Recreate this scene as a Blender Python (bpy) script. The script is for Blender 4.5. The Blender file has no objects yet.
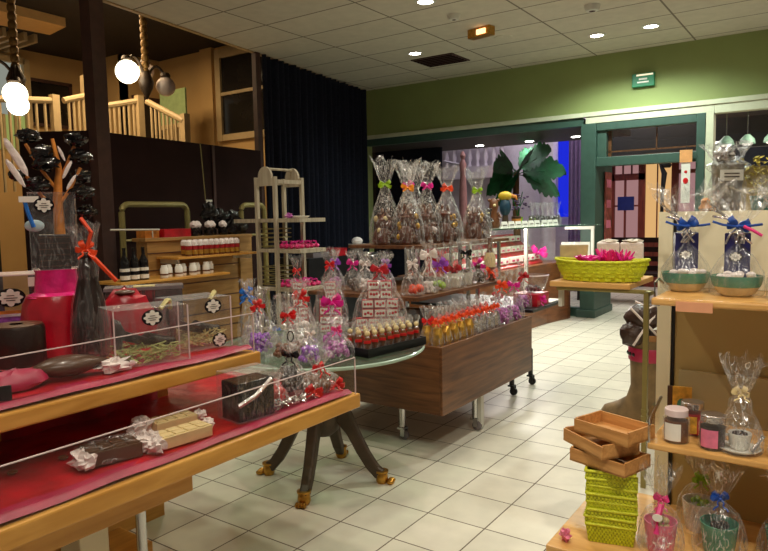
import bpy, math, random
from mathutils import Vector, Matrix
PI = math.pi
rnd = random.Random(11)
SC = bpy.context.scene
COL = SC.collection
def R(d): return d * PI / 180
# ------------------------------------------------------------------ materials
def lin(c):
    out = []
    for v in c:
        v = v / 255.0
        out.append(v / 12.92 if v <= 0.04045 else ((v + 0.055) / 1.055) ** 2.4)
    return tuple(out)
def newmat(name):
    m = bpy.data.materials.new(name); m.use_nodes = True
    nt = m.node_tree; nt.nodes.clear()
    out = nt.nodes.new('ShaderNodeOutputMaterial')
    return m, nt, out
def N(nt, t, **kw):
    n = nt.nodes.new(t)
    for k, v in kw.items():
        if k in ('operation', 'blend_type', 'data_type', 'noise_dimensions', 'feature'): setattr(n, k, v)
    return n
def ramp(nt, fac, stops):
    r = nt.nodes.new('ShaderNodeValToRGB')
    e = r.color_ramp.elements
    while len(e) < len(stops): e.new(0.5)
    for i, (p, c) in enumerate(stops):
        e[i].position = p; e[i].color = (*c, 1)
    nt.links.new(fac, r.inputs[0]); return r
def mat(name, col, rough=0.5, metal=0.0, var=0.12, scale=14.0, bump=0.0, bscale=60.0, stretch=(1, 1, 1), coat=0.0, emit=0.0, spec=0.5, sheen=0.0, trans=0.0):
    m, nt, out = newmat(name)
    p = nt.nodes.new('ShaderNodeBsdfPrincipled')
    c = lin(col)
    tc = nt.nodes.new('ShaderNodeTexCoord'); mp = nt.nodes.new('ShaderNodeMapping')
    mp.inputs['Scale'].default_value = stretch
    nt.links.new(tc.outputs['Object'], mp.inputs[0])
    no = nt.nodes.new('ShaderNodeTexNoise'); no.inputs['Scale'].default_value = scale; no.inputs['Detail'].default_value = 3
    nt.links.new(mp.outputs[0], no.inputs[0])
    lo = tuple(max(0, x * (1 - var)) for x in c); hi = tuple(min(1, x * (1 + var)) for x in c)
    r = ramp(nt, no.outputs[0], [(0.3, lo), (0.7, hi)])
    nt.links.new(r.outputs[0], p.inputs['Base Color'])
    p.inputs['Roughness'].default_value = rough; p.inputs['Metallic'].default_value = metal
    p.inputs['Coat Weight'].default_value = coat; p.inputs['Specular IOR Level'].default_value = spec
    p.inputs['Sheen Weight'].default_value = sheen
    if emit:
        nt.links.new(r.outputs[0], p.inputs['Emission Color']); p.inputs['Emission Strength'].default_value = emit
    if bump:
        b = nt.nodes.new('ShaderNodeBump'); b.inputs['Strength'].default_value = bump; b.inputs['Distance'].default_value = 0.01
        n2 = nt.nodes.new('ShaderNodeTexNoise'); n2.inputs['Scale'].default_value = bscale; n2.inputs['Detail'].default_value = 3
        nt.links.new(mp.outputs[0], n2.inputs[0]); nt.links.new(n2.outputs[0], b.inputs['Height']); nt.links.new(b.outputs[0], p.inputs['Normal'])
    nt.links.new(p.outputs[0], out.inputs[0]); return m
def emis(name, col, s):
    m, nt, out = newmat(name)
    e = nt.nodes.new('ShaderNodeEmission'); e.inputs[0].default_value = (*lin(col), 1); e.inputs[1].default_value = s
    nt.links.new(e.outputs[0], out.inputs[0]); return m
def wood(name, dark, light, grain=(1, 14, 14), rough=0.4, scale=3.0, bump=0.05):
    m, nt, out = newmat(name)
    p = nt.nodes.new('ShaderNodeBsdfPrincipled'); p.inputs['Roughness'].default_value = rough
    tc = nt.nodes.new('ShaderNodeTexCoord'); mp = nt.nodes.new('ShaderNodeMapping'); mp.inputs['Scale'].default_value = grain
    nt.links.new(tc.outputs['Object'], mp.inputs[0])
    no = nt.nodes.new('ShaderNodeTexNoise'); no.inputs['Scale'].default_value = scale; no.inputs['Detail'].default_value = 5; no.inputs['Distortion'].default_value = 0.6
    nt.links.new(mp.outputs[0], no.inputs[0])
    r = ramp(nt, no.outputs[0], [(0.32, lin(dark)), (0.68, lin(light))])
    nt.links.new(r.outputs[0], p.inputs['Base Color'])
    b = nt.nodes.new('ShaderNodeBump'); b.inputs['Strength'].default_value = bump; b.inputs['Distance'].default_value = 0.005
    nt.links.new(no.outputs[0], b.inputs['Height']); nt.links.new(b.outputs[0], p.inputs['Normal'])
    nt.links.new(p.outputs[0], out.inputs[0]); return m
def film(name, col=(250, 250, 250), base=0.02, crink_glint=0.6, rough=0.24, haze=0.42, scale=16.0, tint=(252, 252, 252), f0=0.05, edge=0.6):
    """thin clear plastic: see-through, with Fresnel gloss and painted white highlight streaks along its creases"""
    m, nt, out = newmat(name)
    tr = nt.nodes.new('ShaderNodeBsdfTransparent'); tr.inputs[0].default_value = (*lin(tint), 1)
    gl = nt.nodes.new('ShaderNodeBsdfGlossy'); gl.inputs['Roughness'].default_value = rough; gl.inputs[0].default_value = (0.97, 0.97, 0.97, 1)
    df = nt.nodes.new('ShaderNodeBsdfDiffuse'); df.inputs[0].default_value = (*lin(col), 1)
    lw = nt.nodes.new('ShaderNodeLayerWeight')
    pw = N(nt, 'ShaderNodeMath', operation='POWER'); nt.links.new(lw.outputs['Facing'], pw.inputs[0]); pw.inputs[1].default_value = 4.0
    fr = N(nt, 'ShaderNodeMath', operation='MULTIPLY_ADD'); nt.links.new(pw.outputs[0], fr.inputs[0]); fr.inputs[1].default_value = edge; fr.inputs[2].default_value = f0
    m3 = N(nt, 'ShaderNodeMath', operation='ADD'); m3.use_clamp = True; m3.inputs[1].default_value = base
    if crink_glint:
        tc = nt.nodes.new('ShaderNodeTexCoord'); mp = nt.nodes.new('ShaderNodeMapping'); mp.inputs['Scale'].default_value = (1, 1, 0.28)
        nt.links.new(tc.outputs['Object'], mp.inputs[0])
        no = nt.nodes.new('ShaderNodeTexNoise'); no.inputs['Scale'].default_value = scale; no.inputs['Detail'].default_value = 3; no.inputs['Distortion'].default_value = 1.4
        nt.links.new(mp.outputs[0], no.inputs[0])
        b = nt.nodes.new('ShaderNodeBump'); b.inputs['Strength'].default_value = 0.6; b.inputs['Distance'].default_value = 0.02
        nt.links.new(no.outputs[0], b.inputs['Height']); nt.links.new(b.outputs[0], gl.inputs['Normal']); nt.links.new(b.outputs[0], lw.inputs['Normal'])
        rp = ramp(nt, no.outputs[0], [(0.475, (0, 0, 0)), (0.495, (1, 1, 1)), (0.515, (0, 0, 0)), (0.605, (0, 0, 0)), (0.625, (0.9, 0.9, 0.9)), (0.65, (0, 0, 0))])  # bands of white that imitate highlight streaks on the crumpled film
        m1 = N(nt, 'ShaderNodeMath', operation='MULTIPLY'); nt.links.new(rp.outputs[0], m1.inputs[0]); m1.inputs[1].default_value = crink_glint
        m2 = N(nt, 'ShaderNodeMath', operation='ADD'); nt.links.new(m1.outputs[0], m2.inputs[0]); nt.links.new(fr.outputs[0], m2.inputs[1])
        nt.links.new(m2.outputs[0], m3.inputs[0])
    else:
        nt.links.new(fr.outputs[0], m3.inputs[0])
    mx = nt.nodes.new('ShaderNodeMixShader'); mx.inputs[0].default_value = haze
    nt.links.new(gl.outputs[0], mx.inputs[1]); nt.links.new(df.outputs[0], mx.inputs[2])
    m0 = nt.nodes.new('ShaderNodeMixShader'); nt.links.new(m3.outputs[0], m0.inputs[0])
    nt.links.new(tr.outputs[0], m0.inputs[1]); nt.links.new(mx.outputs[0], m0.inputs[2])
    nt.links.new(m0.outputs[0], out.inputs[0]); return m
def grid_mat(name, sx, ox, sy, oy, gw, tile, grout, rough, var=0.06, mott=0.06, spec=0.5):
    m, nt, out = newmat(name)
    p = nt.nodes.new('ShaderNodeBsdfPrincipled'); p.inputs['Specular IOR Level'].default_value = spec
    g = nt.nodes.new('ShaderNodeNewGeometry'); sp = nt.nodes.new('ShaderNodeSeparateXYZ'); nt.links.new(g.outputs['Position'], sp.inputs[0])
    masks = []; cells = []
    for k, (s, o) in enumerate(((sx, ox), (sy, oy))):
        a = N(nt, 'ShaderNodeMath', operation='SUBTRACT'); nt.links.new(sp.outputs[k], a.inputs[0]); a.inputs[1].default_value = o
        d = N(nt, 'ShaderNodeMath', operation='DIVIDE'); nt.links.new(a.outputs[0], d.inputs[0]); d.inputs[1].default_value = s
        fl = N(nt, 'ShaderNodeMath', operation='FLOOR'); nt.links.new(d.outputs[0], fl.inputs[0]); cells.append(fl)
        f = N(nt, 'ShaderNodeMath', operation='FRACT'); nt.links.new(d.outputs[0], f.inputs[0])
        h = N(nt, 'ShaderNodeMath', operation='SUBTRACT'); nt.links.new(f.outputs[0], h.inputs[0]); h.inputs[1].default_value = 0.5
        ab = N(nt, 'ShaderNodeMath', operation='ABSOLUTE'); nt.links.new(h.outputs[0], ab.inputs[0])
        gt = N(nt, 'ShaderNodeMath', operation='GREATER_THAN'); nt.links.new(ab.outputs[0], gt.inputs[0]); gt.inputs[1].default_value = 0.5 - gw / s / 2
        masks.append(gt)
    mx = N(nt, 'ShaderNodeMath', operation='MAXIMUM'); nt.links.new(masks[0].outputs[0], mx.inputs[0]); nt.links.new(masks[1].outputs[0], mx.inputs[1])
    cb = nt.nodes.new('ShaderNodeCombineXYZ'); nt.links.new(cells[0].outputs[0], cb.inputs[0]); nt.links.new(cells[1].outputs[0], cb.inputs[1])
    wn = nt.nodes.new('ShaderNodeTexWhiteNoise'); nt.links.new(cb.outputs[0], wn.inputs[0])
    no = nt.nodes.new('ShaderNodeTexNoise'); no.inputs['Scale'].default_value = 9; no.inputs['Detail'].default_value = 5; nt.links.new(g.outputs['Position'], no.inputs[0])
    t = lin(tile)
    r1 = ramp(nt, wn.outputs[0], [(0, tuple(x * (1 - var) for x in t)), (1, tuple(min(1, x * (1 + var)) for x in t))])
    r2 = ramp(nt, no.outputs[0], [(0.3, (1 - mott,) * 3), (0.7, (1 + mott,) * 3)])
    mm = nt.nodes.new('ShaderNodeMixRGB'); mm.blend_type = 'MULTIPLY'; mm.inputs[0].default_value = 1
    nt.links.new(r1.outputs[0], mm.inputs[1]); nt.links.new(r2.outputs[0], mm.inputs[2])
    mg = nt.nodes.new('ShaderNodeMixRGB'); nt.links.new(mx.outputs[0], mg.inputs[0]); nt.links.new(mm.outputs[0], mg.inputs[1]); mg.inputs[2].default_value = (*lin(grout), 1)
    nt.links.new(mg.outputs[0], p.inputs['Base Color'])
    rr = ramp(nt, mx.outputs[0], [(0, (rough,) * 3), (1, (0.9,) * 3)]); nt.links.new(rr.outputs[0], p.inputs['Roughness'])
    nt.links.new(p.outputs[0], out.inputs[0]); return m
M = {}
M['floor'] = grid_mat('floor_tiles', 0.3, -0.0893, 0.3, 0.2068, 0.0065, (214, 209, 192), (104, 92, 78), 0.35)
M['ceil'] = grid_mat('ceiling_tiles', 1.1935, -7.507, 0.5867, 4.628, 0.02, (205, 196, 178), (128, 118, 104), 0.9, 0.03, 0.05, 0.2)
M['green'] = mat('green_paint', (140, 152, 92), 0.7, var=0.06, scale=2)
M['greenframe'] = mat('green_frame', (58, 84, 74), 0.45, var=0.08)
M['cream'] = mat('cream_trim', (205, 205, 178), 0.55, var=0.05)
M['navyc'] = mat('curtain_cloth', (34, 36, 48), 0.95, var=0.2, scale=40, spec=0.1)
M['partition'] = mat('dark_partition', (44, 27, 25), 0.85, var=0.15, scale=3, spec=0.15)
M['post'] = mat('brown_post', (74, 46, 38), 0.6, var=0.15)
M['tan'] = mat('tan_wall', (205, 168, 112), 0.8, var=0.05, scale=2)
M['darkceil'] = mat('dark_ceiling', (40, 30, 26), 0.8, var=0.2)
M['rail'] = mat('cream_rail', (196, 172, 130), 0.5, var=0.06)
M['goldwood'] = wood('gold_beech', (196, 138, 58), (222, 166, 82), (9, 1.2, 9), 0.32)
M['goldwoodx'] = wood('gold_beech_x', (204, 152, 84), (230, 182, 112), (1.2, 9, 9), 0.32)
M['crate'] = wood('crate_wood', (180, 124, 66), (214, 160, 96), (1.5, 14, 14), 0.5)
M['walnut'] = wood('walnut', (78, 46, 26), (124, 80, 46), (14, 0.9, 14), 0.38)
M['walnutx'] = wood('walnut_x', (86, 52, 30), (128, 84, 50), (0.9, 14, 14), 0.38)
M['counterw'] = wood('counter_wood', (104, 58, 30), (140, 84, 46), (8, 1, 8), 0.3)
M['whitewash'] = wood('whitewash', (150, 138, 116), (190, 178, 154), (10, 10, 1), 0.7)
M['slatw'] = wood('slatwall', (150, 112, 60), (182, 140, 82), (9, 1, 9), 0.5)
M['chrome'] = mat('chrome', (200, 200, 200), 0.2, 1.0, var=0.03)
M['whitemetal'] = mat('white_metal', (205, 202, 190), 0.4, 0.0, var=0.04)
M['olive'] = mat('olive_tube', (150, 138, 84), 0.4, 0.3, var=0.08)
M['black'] = mat('black_plastic', (22, 22, 24), 0.4, var=0.1)
M['blackgloss'] = mat('black_gloss', (16, 14, 15), 0.12, var=0.1, bump=0.5, bscale=40)
M['bronze'] = mat('bronze_leg', (72, 56, 42), 0.45, 0.2, var=0.2, scale=20)
M['chainbrass'] = mat('dull_gilt', (138, 102, 48), 0.55, 0.2, var=0.3, scale=40)
M['brass'] = mat('brass', (190, 140, 62), 0.3, 0.9, var=0.25, scale=40)
M['choc'] = mat('chocolate', (84, 58, 42), 0.32, var=0.15, scale=30, coat=0.15)
M['dchoc'] = mat('dark_chocolate', (44, 30, 25), 0.35, var=0.2, scale=30, bump=0.2, bscale=50)
M['milk'] = mat('milk_chocolate', (112, 68, 40), 0.35, var=0.15, scale=30)
M['warmchoc'] = mat('warm_chocolate', (92, 50, 32), 0.3, var=0.3, scale=30)
M['white_choc'] = mat('white_chocolate', (226, 204, 150), 0.45, var=0.06, scale=25)
M['satin'] = mat('red_satin', (188, 16, 40), 0.28, var=0.35, scale=7, bump=0.6, bscale=9, spec=0.8)
M['satin2'] = mat('crimson_satin', (176, 14, 30), 0.34, var=0.4, scale=9, bump=0.7, bscale=10, spec=0.7)
M['magenta'] = mat('magenta_satin', (170, 12, 66), 0.45, var=0.2, scale=9, bump=0.5, bscale=12, spec=0.8)
M['pinkfoil'] = mat('pink_foil', (238, 40, 130), 0.3, var=0.25, scale=18, bump=0.6, bscale=24)
M['ribred'] = mat('red_ribbon', (206, 24, 26), 0.35, var=0.15)
M['ribblue'] = mat('blue_ribbon', (30, 78, 168), 0.35, var=0.15)
M['ribpink'] = mat('pink_ribbon', (222, 60, 130), 0.35, var=0.15)
M['ribmag'] = mat('magenta_ribbon', (216, 24, 140), 0.35, var=0.15)
M['riblime'] = mat('lime_ribbon', (150, 190, 30), 0.4, var=0.15)
M['riborange'] = mat('orange_ribbon', (246, 150, 24), 0.4, var=0.12)
M['ribredor'] = mat('vermilion_ribbon', (232, 72, 24), 0.4, var=0.12)
M['ribviolet'] = mat('violet_ribbon', (150, 70, 190), 0.35, var=0.15)
M['ribblack'] = mat('black_ribbon', (24, 16, 22), 0.25, var=0.2)
M['white'] = mat('white_paper', (236, 232, 222), 0.7, var=0.04)
M['tissue'] = mat('white_tissue', (234, 222, 218), 0.6, var=0.1, bump=0.6, bscale=40)
M['porcelain'] = mat('porcelain', (232, 230, 222), 0.15, var=0.03)
M['shred'] = mat('shredded_paper', (208, 196, 138), 0.8, var=0.25, scale=40)
M['shredg'] = mat('green_shred', (188, 196, 128), 0.8, var=0.25, scale=40)
M['navy'] = mat('navy_packet', (34, 32, 84), 0.3, var=0.25, scale=12)
M['teal'] = mat('teal_glaze', (78, 142, 118), 0.2, var=0.25, scale=16)
M['beigeglaze'] = mat('beige_glaze', (206, 188, 140), 0.25, var=0.2, scale=16)
M['lime'] = mat('lime_wicker', (206, 210, 30), 0.5, var=0.16, scale=60, bump=0.5, bscale=120)
M['limedark'] = mat('lime_wicker_shaded', (168, 174, 24), 0.55, var=0.3, scale=60)  # darker copy of the lime, shade between nested rims put into colour
M['creampanel'] = mat('cream_panel', (240, 230, 196), 0.6, var=0.04, scale=3)
M['beigepanel'] = mat('beige_panel', (194, 168, 108), 0.6, var=0.05, scale=3)
M['pinkpaper'] = mat('pink_paper', (226, 160, 120), 0.6, var=0.05)
M['rosepaper'] = mat('rose_paper', (226, 120, 150), 0.5, var=0.2, scale=20)
M['boot'] = mat('boot_leather', (122, 98, 64), 0.6, var=0.35, scale=9, bump=0.3, bscale=20)
M['bootrim'] = mat('boot_rim', (150, 104, 58), 0.6, var=0.2)
M['redbox'] = mat('red_box', (196, 36, 48), 0.4, var=0.25, scale=30)
M['greyplastic'] = mat('grey_plastic', (118, 110, 112), 0.25, var=0.15)
M['pinkchoc'] = mat('pink_chocolates', (206, 40, 110), 0.35, var=0.5, scale=60)
M['lilac'] = mat('lilac_dragees', (178, 92, 170), 0.35, var=0.5, scale=90)
M['gold'] = mat('gold_foil', (206, 162, 70), 0.28, 0.7, var=0.2, scale=40)
M['silver'] = mat('silver_foil', (210, 205, 205), 0.2, 0.9, var=0.1, bump=0.8, bscale=40)
M['orange'] = mat('orange_stick', (206, 128, 48), 0.5, var=0.3, scale=20)
M['bluefoil'] = mat('blue_foil', (40, 110, 200), 0.25, var=0.2, bump=0.4)
M['film'] = film('cellophane', crink_glint=0.6, base=0.01, haze=0.4, scale=15)
M['filmlo'] = film('cellophane_smooth', crink_glint=0.22, base=0.015, haze=0.35, scale=16)
M['film2'] = film('cellophane_busy', crink_glint=0.8, base=0.01, haze=0.4, scale=18)
M['acrylic'] = film('clear_acrylic', crink_glint=0.0, base=0.0, rough=0.03, haze=0.05, f0=0.02, edge=0.25)
M['boxfilm'] = film('clear_box', crink_glint=0.10, base=0.03, rough=0.08, haze=0.3, scale=6)
M['glass'] = film('window_glass', crink_glint=0.0, base=0.0, rough=0.02, haze=0.0, f0=0.03, edge=0.5)
M['tableglass'] = film('table_glass', crink_glint=0.0, base=0.03, rough=0.03, haze=0.15, tint=(215, 232, 222), f0=0.04, edge=0.5)
M['glassedge'] = mat('glass_edge', (170, 196, 180), 0.15, var=0.05)
M['acredge'] = mat('acrylic_edge', (225, 205, 205), 0.2, var=0.05)
M['lamp'] = emis('lamp_white', (255, 250, 240), 30)
M['globe'] = emis('globe_lit', (255, 240, 205), 7)
M['globeoff'] = mat('globe_unlit', (236, 216, 206), 0.25, var=0.04)
M['goldcard'] = mat('gold_card', (214, 160, 60), 0.5, var=0.4, scale=40)
M['purplechoc'] = mat('violet_foil', (150, 80, 190), 0.3, var=0.4, scale=50)
M['darkglass'] = mat('dark_pane', (40, 36, 34), 0.12, var=0.3, scale=3)
# ------------------------------------------------------------------ mesh builder
class MB:
    def __init__(s): s.v = []; s.f = []
    def add(s, vs, fs, T=None):
        b = len(s.v)
        if T is not None: vs = [T @ Vector(p) for p in vs]
        s.v += [tuple(p) for p in vs]; s.f += [tuple(b + i for i in q) for q in fs]
        return s
    def box(s, c, d, rz=0, T=None):
        x, y, z = d[0] / 2, d[1] / 2, d[2] / 2
        vs = [(-x, -y, -z), (x, -y, -z), (x, y, -z), (-x, y, -z), (-x, -y, z), (x, -y, z), (x, y, z), (-x, y, z)]
        A = Matrix.Translation(c) @ Matrix.Rotation(rz, 4, 'Z')
        if T is not None: A = T @ A
        return s.add(vs, [(0, 3, 2, 1), (4, 5, 6, 7), (0, 1, 5, 4), (1, 2, 6, 5), (2, 3, 7, 6), (3, 0, 4, 7)], A)
    def bx(s, x0, x1, y0, y1, z0, z1):
        return s.box(((x0 + x1) / 2, (y0 + y1) / 2, (z0 + z1) / 2), (x1 - x0, y1 - y0, z1 - z0))
    def lathe(s, prof, n=20, c=(0, 0, 0), jit=0, rg=None, caps=True, T=None, sx=1, sy=1, ph=0):
        vs = []; fs = []
        for r, z in prof:
            for k in range(n):
                a = 2 * PI * k / n + ph
                rr = r * (1 + (rg.uniform(-jit, jit) if jit else 0))
                vs.append((c[0] + rr * math.cos(a) * sx, c[1] + rr * math.sin(a) * sy, c[2] + z))
        for i in range(len(prof) - 1):
            for k in range(n):
                k2 = (k + 1) % n
                fs.append((i * n + k, i * n + k2, (i + 1) * n + k2, (i + 1) * n + k))
        if caps:
            fs.append(tuple(range(n - 1, -1, -1))); fs.append(tuple((len(prof) - 1) * n + k for k in range(n)))
        return s.add(vs, fs, T)
    def ball(s, c, r, n=10, m=6, sc=(1, 1, 1), T=None):
        prof = [(max(1e-4, r * math.sin(PI * i / m)), -r * math.cos(PI * i / m) * sc[2]) for i in range(m + 1)]
        return s.lathe(prof, n, c, caps=False, T=T, sx=sc[0], sy=sc[1])
    def tube(s, pts, r, n=8, cap=True):
        pts = [Vector(p) for p in pts]; vs = []; fs = []
        rs = r if isinstance(r, (list, tuple)) else [r] * len(pts)
        up = Vector((0.137, 0.21, 0.97)).normalized()
        for i, p in enumerate(pts):
            d = (pts[min(i + 1, len(pts) - 1)] - pts[max(i - 1, 0)])
            d = d.normalized() if d.length > 1e-9 else Vector((0, 0, 1))
            u = d.cross(up)
            if u.length < 1e-3: u = d.cross(Vector((1, 0, 0)))
            u.normalize(); w = d.cross(u)
            for k in range(n):
                a = 2 * PI * k / n
                vs.append(p + (u * math.cos(a) + w * math.sin(a)) * rs[i])
        for i in range(len(pts) - 1):
            for k in range(n):
                k2 = (k + 1) % n; fs.append((i * n + k, i * n + k2, (i + 1) * n + k2, (i + 1) * n + k))
        if cap: fs.append(tuple(range(n - 1, -1, -1))); fs.append(tuple((len(pts) - 1) * n + k for k in range(n)))
        return s.add(vs, fs)
    def prism(s, pts, z0, z1, T=None):
        n = len(pts)
        vs = [(x, y, z0) for x, y in pts] + [(x, y, z1) for x, y in pts]
        fs = [tuple(range(n - 1, -1, -1)), tuple(range(n, 2 * n))] + [(i, (i + 1) % n, n + (i + 1) % n, n + i) for i in range(n)]
        return s.add(vs, fs, T)
    def sheet(s, fn, nu, nv, th=0.0):
        b = [(i / nu, j / nv) for j in range(nv + 1) for i in range(nu + 1)]
        vs = [fn(u, v) for u, v in b]
        fs = [(j * (nu + 1) + i, j * (nu + 1) + i + 1, (j + 1) * (nu + 1) + i + 1, (j + 1) * (nu + 1) + i) for j in range(nv) for i in range(nu)]
        return s.add(vs, fs)
    def build(s, name, m, parent=None, smooth=False, bevel=0, world=False, solid=0):
        me = bpy.data.meshes.new(name)
        vs = s.v
        if world and parent is not None:
            l = parent.location; vs = [(x - l.x, y - l.y, z - l.z) for x, y, z in vs]
        me.from_pydata(vs, [], s.f); me.update()
        me.materials.append(M[m] if isinstance(m, str) else m)
        if smooth:
            me.polygons.foreach_set('use_smooth', [True] * len(me.polygons))
            try: me.set_sharp_from_angle(angle=R(40))
            except Exception: pass
        o = bpy.data.objects.new(name, me); COL.objects.link(o)
        if parent is not None: o.parent = parent
        if bevel:
            b = o.modifiers.new('bevel', 'BEVEL'); b.width = bevel; b.segments = 2; b.limit_method = 'ANGLE'
        if solid:
            b = o.modifiers.new('solid', 'SOLIDIFY'); b.thickness = solid; b.offset = 0
        return o
def tag(o, label, cat, group=None):
    o['label'] = label; o['category'] = cat
    if group: o['group'] = group
    return o
def T(name, label, cat, loc, rz=0, group=None):
    o = bpy.data.objects.new(name, None); COL.objects.link(o); o.empty_display_size = 0.05
    o.location = loc; o.rotation_euler = (0, 0, rz)
    return tag(o, label, cat, group)
def struct(name, mb, m, **kw):
    o = mb.build(name, m, **kw); o['kind'] = 'structure'; return o
def one(name, mb, m, label, cat, loc=(0, 0, 0), rz=0, group=None, **kw):
    o = mb.build(name, m, **kw); o.location = loc; o.rotation_euler = (0, 0, rz); return tag(o, label, cat, group)
def dup(root, loc, rz=None, label=None, group=None):
    r = root.copy(); COL.objects.link(r); r.location = loc
    if rz is not None: r.rotation_euler = (0, 0, rz)
    if label: r['label'] = label
    if group: r['group'] = group
    for ch in list(root.children):
        c = ch.copy(); COL.objects.link(c); c.parent = r
        for g in ch.children:
            d = g.copy(); COL.objects.link(d); d.parent = c
    return r
NTH = ['first', 'second', 'third', 'fourth', 'fifth', 'sixth', 'seventh', 'eighth', 'ninth', 'tenth', 'eleventh', 'twelfth', 'thirteenth', 'fourteenth']
FR = R(35)
# ------------------------------------------------------------------ camera
cam = bpy.data.cameras.new('camera'); co = bpy.data.objects.new('camera', cam); COL.objects.link(co); SC.camera = co
cam.sensor_width = 36; cam.lens = 655.8 / 768 * 36; cam.clip_start = 0.05; cam.clip_end = 100
yaw, pit, rol = -0.6102, 0.0905, 0.0188
cy, sy, cp, sp = math.cos(yaw), math.sin(yaw), math.cos(pit), math.sin(pit)
fw = Vector((sy * cp, cy * cp, -sp)); rt = Vector((cy, -sy, 0)); dn = fw.cross(rt)
rt2 = math.cos(rol) * rt + math.sin(rol) * dn; dn2 = -math.sin(rol) * rt + math.cos(rol) * dn
mw = Matrix((( rt2.x, -dn2.x, -fw.x, 0), (rt2.y, -dn2.y, -fw.y, 0), (rt2.z, -dn2.z, -fw.z, 1.43), (0, 0, 0, 1)))
co.matrix_world = mw
SC.view_settings.view_transform = 'Standard'; SC.view_settings.look = 'None'; SC.view_settings.gamma = 1; SC.view_settings.exposure = -0.06
SC.view_settings.use_curve_mapping = False
SC.cycles.transparent_max_bounces = 32; SC.cycles.max_bounces = 8; SC.cycles.sample_clamp_indirect = 6
w = bpy.data.worlds.new('world'); SC.world = w; w.use_nodes = True
bg = w.node_tree.nodes['Background']; bg.inputs[0].default_value = (1.0, 0.86, 0.68, 1); bg.inputs[1].default_value = 0.15
#PART2
# ------------------------------------------------------------------ setting
struct('floor', MB().bx(-12.5, 3.2, -2.5, 14.5, -0.06, 0), 'floor')
E0, E1 = (-4.86, -2.0), (-6.515, 8.886)
def EX(y): return -5.728 + (y - 3.698) * -0.152
struct('ceiling', MB().prism([(EX(-2.5), -2.5), (3.2, -2.5), (3.2, 8.886), (EX(8.886), 8.886)], 3.48, 3.52), 'ceil')
struct('trim_1', MB().prism([(EX(-2.5) - 0.05, -2.5), (EX(-2.5), -2.5), (EX(8.886), 8.886), (EX(8.886) - 0.05, 8.886)], 3.485, 4.22), 'post')
M['trimedge'] = mat('edge_trim', (176, 146, 104), 0.5, var=0.05)
struct('trim_2', MB().prism([(EX(-2.5) - 0.02, -2.5), (EX(-2.5) + 0.03, -2.5), (EX(8.8) + 0.03, 8.8), (EX(8.8) - 0.02, 8.8)], 3.468, 3.484), 'trimedge')
# back wall, green band over the shop windows
mb = MB().bx(-6.62, 3.2, 8.886, 9.02, 2.72, 3.52)
mb.bx(-6.62, -6.50, 8.80, 9.02, 0, 2.72)
struct('wall_back', mb, 'green')
mb = MB().bx(-6.50, 3.2, 8.83, 8.90, 2.69, 2.735); mb.bx(-6.50, 3.2, 8.845, 8.90, 2.735, 2.75)
struct('trim_3', mb, 'cream', bevel=0.004)
mb = MB().bx(-2.86, -1.31, 8.85, 9.0, 2.60, 2.69); mb.bx(-1.40, -1.312, 8.85, 9.0, 0, 2.60); mb.bx(-1.308, 3.2, 8.85, 9.0, 2.585, 2.69)
struct('trim_4', mb, 'cream', bevel=0.004)
# shop window on the left
w1 = struct('window_1', MB().bx(-6.50, -2.92, 8.92, 8.926, 0.12, 2.58), 'glass')
mb = MB().bx(-6.50, -2.90, 8.87, 8.97, 2.58, 2.69); mb.bx(-6.50, -2.90, 8.87, 8.97, 0, 0.12)
mb.build('window_frame', 'greenframe', w1, bevel=0.006)
# glazed doorway
d1 = struct('door_1', MB().bx(-2.92, -2.72, 8.84, 9.62, 0, 2.60).bx(-2.72, -2.60, 8.90, 9.0, 2.03, 2.60).bx(-1.50, -1.40, 8.84, 9.3, 0, 2.60).bx(-2.72, -1.50, 8.86, 9.0, 2.50, 2.60).bx(-2.72, -1.50, 8.86, 9.0, 2.03, 2.15), 'greenframe', bevel=0.008)
MB().bx(-2.60, -1.50, 8.93, 8.936, 2.15, 2.50).build('transom_pane', 'glass', d1)
MB().bx(-2.0, -1.985, 9.0, 9.02, 2.22, 2.5).bx(-2.60, -1.50, 9.0, 9.02, 2.215, 2.235).bx(-2.62, -2.56, 9.0, 9.02, 2.15, 2.5).build('transom_bar', 'walnut', d1)
MB().bx(-2.96, -2.70, 8.80, 9.64, 0, 0.10).build('plinth', 'greenframe', d1, bevel=0.006)
w2 = struct('window_2', MB().bx(-1.31, 3.2, 8.92, 8.926, 0.1, 2.585), 'glass')
MB().bx(-1.31, -1.25, 8.88, 8.96, 0, 2.2).bx(-1.31, 3.2, 8.88, 8.96, 0, 0.1).bx(-1.19, -1.165, 8.86, 8.9, 0, 2.12).build('window_frame', 'whitemetal', w2)
# black curtain along the left of the back corner
def cur(u, v):
    y = 6.02 + u * 2.78; x = EX(y) + 0.06 + 0.045 * math.sin(u * 2 * PI * 21) + 0.02 * math.sin(u * 2 * PI * 8.3 + 1)
    return (x, y, 0.02 + v * 3.44)
one('curtain', MB().sheet(cur, 260, 4), 'navyc', 'floor-length black pleated curtain hanging in the back left corner', 'curtain', smooth=True)
struct('trim_5', MB().bx(-6.09, -6.02, 5.93, 6.01, 0, 4.2), 'post')
struct('trim_6', MB().box((-5.673, 3.55, 2.1), (0.13, 0.15, 4.2), R(8)), 'post')
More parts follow.
